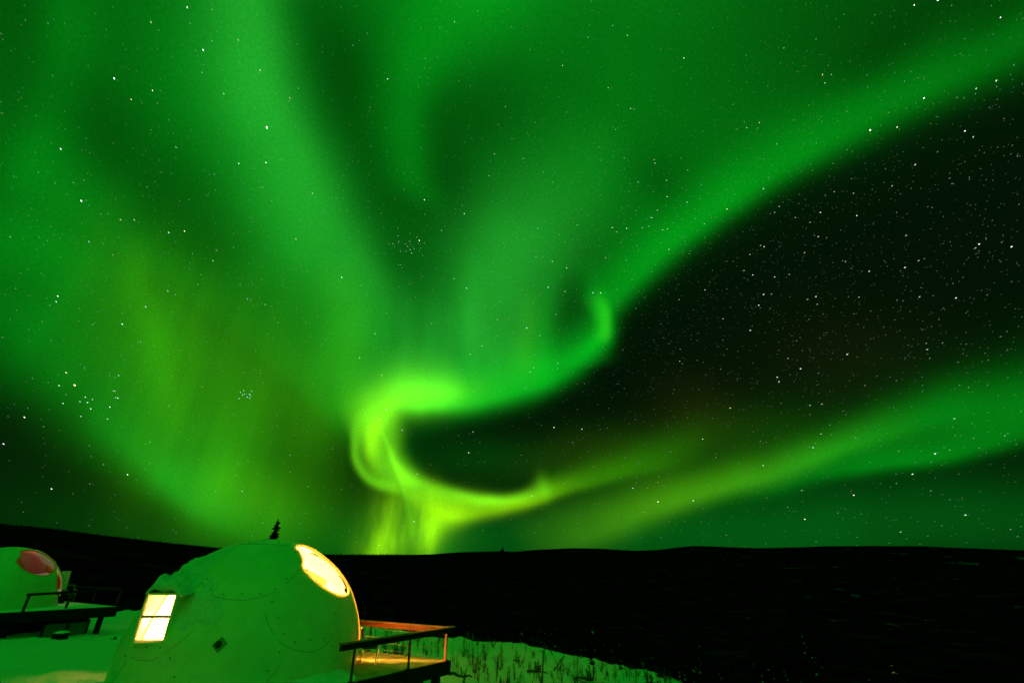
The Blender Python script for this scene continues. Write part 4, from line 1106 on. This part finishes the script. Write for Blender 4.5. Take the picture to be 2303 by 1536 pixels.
standing('uprooted_stump', 'dark heap of roots behind the tallest broken trunk', 'stump', 1207, 1512, [(-3, 16, .09, 0), (8, 12, .09, 2), (2, 18, .06, 3)])
standing('tangled_branches', 'dark bushy heap of branches at the lower edge near the wood', 'branches', 1462, 1540, [(-12, 24, .05, 0), (-6, 22, .06, -4), (8, 12, .05, 4), (14, 8, .05, 8), (2, 16, .06, 0)])
standing('tangled_branches', 'low dark juniper-like heap of branches behind the front deck railing', 'branches', 889, 1474, [(-14, 7, .04, 0), (13, 9, .04, 0), (3, 12, .05, 0), (-6, 10, .04, 0), (8, 8, .04, 0)])
standing('leaning_pole', 'thin pale pole leaning up out of the crest against the dark wood', 'pole', 1097, 1431, [(32, 25, .03, 0)])

# ------------------------------------------------------------------ stars
sm = bpy.data.materials.new('starlight'); sm.use_nodes = True; t = sm.node_tree; t.nodes.clear()
o_ = t.nodes.new('ShaderNodeOutputMaterial'); ad = t.nodes.new('ShaderNodeAddShader'); em = t.nodes.new('ShaderNodeEmission'); tr = t.nodes.new('ShaderNodeBsdfTransparent')
ca_ = t.nodes.new('ShaderNodeAttribute'); ca_.attribute_name = 'starcolor'
t.links.new(ca_.outputs['Color'], em.inputs['Color']); em.inputs['Strength'].default_value = 1.0
t.links.new(em.outputs[0], ad.inputs[0]); t.links.new(tr.outputs[0], ad.inputs[1]); t.links.new(ad.outputs[0], o_.inputs[0])
sm.cycles.emission_sampling = 'NONE'
SR = 30000.0
pole = unit(look(1500, 130))
sv_, sf_, sc_ = [], [], []
def star(d, size, col, el=1.7):
    d = unit(d); e1 = np.cross(pole, d); n = np.linalg.norm(e1); e1 = e1 / n if n > 1e-6 else np.array([1.0, 0, 0]); e2 = np.cross(d, e1)
    el = 1 + (el - 1) * min(1, n * 1.6)
    c = d * SR; s = size * SR; k = len(sv_)
    for x, y in ((el, 0), (.5*el, .8), (-.5*el, .8), (-el, 0), (-.5*el, -.8), (.5*el, -.8)): sv_.append(c + s * (x * e1 + y * e2))
    sv_.append(c - d * s * .8); sv_.append(c + d * s * .8)
    for i in range(6): sf_.append((k+i, k+(i+1) % 6, k+6)); sf_.append((k+(i+1) % 6, k+i, k+7))
    sc_.extend([(*col, 1)] * 8)
def starcol():
    q = nrg.random(); return np.array([.75, .95, 1.0]) if q < .55 else (np.array([1, 1, .9]) if q < .85 else np.array([1, .72, .4]))
MW = unit(np.cross(look(920, 545), look(2150, 560)))           # the Milky Way as a great circle
for _ in range(19000):
    z = nrg.uniform(.02, 1); a = nrg.uniform(-1.35, 1.35); d = np.array([math.sin(a)*math.sqrt(1-z*z), math.cos(a)*math.sqrt(1-z*z), z])
    dens = .40 + .6 * math.exp(-(d @ MW)**2 / .06)
    dens *= .45 + .55 * min(1, max(0, (a + .1) / .45))
    if nrg.random() > dens: continue
    mag = nrg.pareto(1.5)
    br = min(.03 + .030 * mag, 1.0)
    star(d, .00042 if br < .3 else .00058, starcol() * br, 2.5)
for X, Y, sz, br, cc in [(600,287,.0021,3,(1,1,.95)),(168,866,.0017,2.5,(1,.75,.4)),(457,113,.0015,2.2,(.8,.95,1)),(257,177,.0015,2.2,(.8,.95,1)),(183,452,.0015,2.2,(.85,1,1)),(1957,293,.0016,2.4,(1,1,1)),(598,366,.0012,1.8,(.9,1,1)),(415,520,.0012,1.6,(1,1,.6)),(943,541,.0013,2,(1,1,1)),(1538,131,.0013,1.8,(.9,1,.9)),(2078,221,.0013,2,(1,1,1)),(537,368,.0012,1.5,(.7,.95,1)),(130,666,.0012,1.5,(.8,1,1)),(275,729,.0012,1.5,(.8,1,1)),(1246,961,.0013,1.8,(1,.8,.6)),(1054,1018,.0012,1.8,(1,1,1)),(1480,1128,.0014,1.8,(.9,1,.9)),(1920,1113,.0013,1.8,(1,.7,.6)),(1810,1167,.0013,1.8,(1,.75,.5)),(2103,1020,.0012,1.6,(.9,1,.9)),(1377,512,.0011,1.6,(1,1,1)),(2110,1,.0012,1.6,(1,1,.8)),(2056,12,.0012,1.8,(1,1,1)),(55,938,.0013,1.6,(1,1,.9)),(116,1099,.0012,1.4,(.9,1,.9)),(287,1067,.0012,1.4,(.9,1,1)),(8,998,.0012,1.6,(1,1,1)),(295,224,.0011,1.3,(1,.7,.3)),(343,204,.0011,1.4,(1,.9,.5)),(872,178,.0011,1.5,(.8,1,1)),(2250,40,.0011,1.4,(1,1,1)),(2170,295,.0012,1.6,(1,1,1)),(1927,485,.0011,1.5,(1,.85,.7)),(1845,478,.0011,1.4,(1,.85,.7)),(2275,555,.0013,1.6,(1,1,1)),(1835,667,.0011,1.5,(1,1,1)),(2150,670,.0011,1.4,(1,1,1)),(1905,797,.0011,1.3,(1,1,1)),(1748,848,.0011,1.4,(1,1,1)),(1752,858,.0011,1.4,(1,1,1))]:
    star(look(X, Y), sz * .48, np.array(cc) * br * .8, 2.0)
for X, Y in [(541,882),(545,888),(550,886),(556,893),(561,886),(563,889),(562,895),(538,896),(566,880),(548,878)]: star(look(X, Y), .00055, np.array([.5, .9, 1]) * .7)   # Pleiades
for X, Y in [(197,905),(192,893),(204,919),(180,903),(182,936),(142,907),(133,867),(208,898),(242,942),(260,894),(265,895),(258,879),(247,915),(267,844)]: star(look(X, Y), .0006, np.array([.8, 1, 1]) * nrg.uniform(.4, .9))   # Hyades
for k in range(22): star(look(920 + nrg.normal(0, 34), 548 + nrg.normal(0, 16)), .0005, starcol() * nrg.uniform(.1, .6))

sky_stars = mesh_obj('stars', sv_, sf_, sm); sky_stars['kind'] = 'stuff'
tag(sky_stars, 'stars scattered across the night sky', 'stars')
at = sky_stars.data.attributes.new('starcolor', 'FLOAT_COLOR', 'POINT'); at.data.foreach_set('color', np.array(sc_, np.float32).ravel())
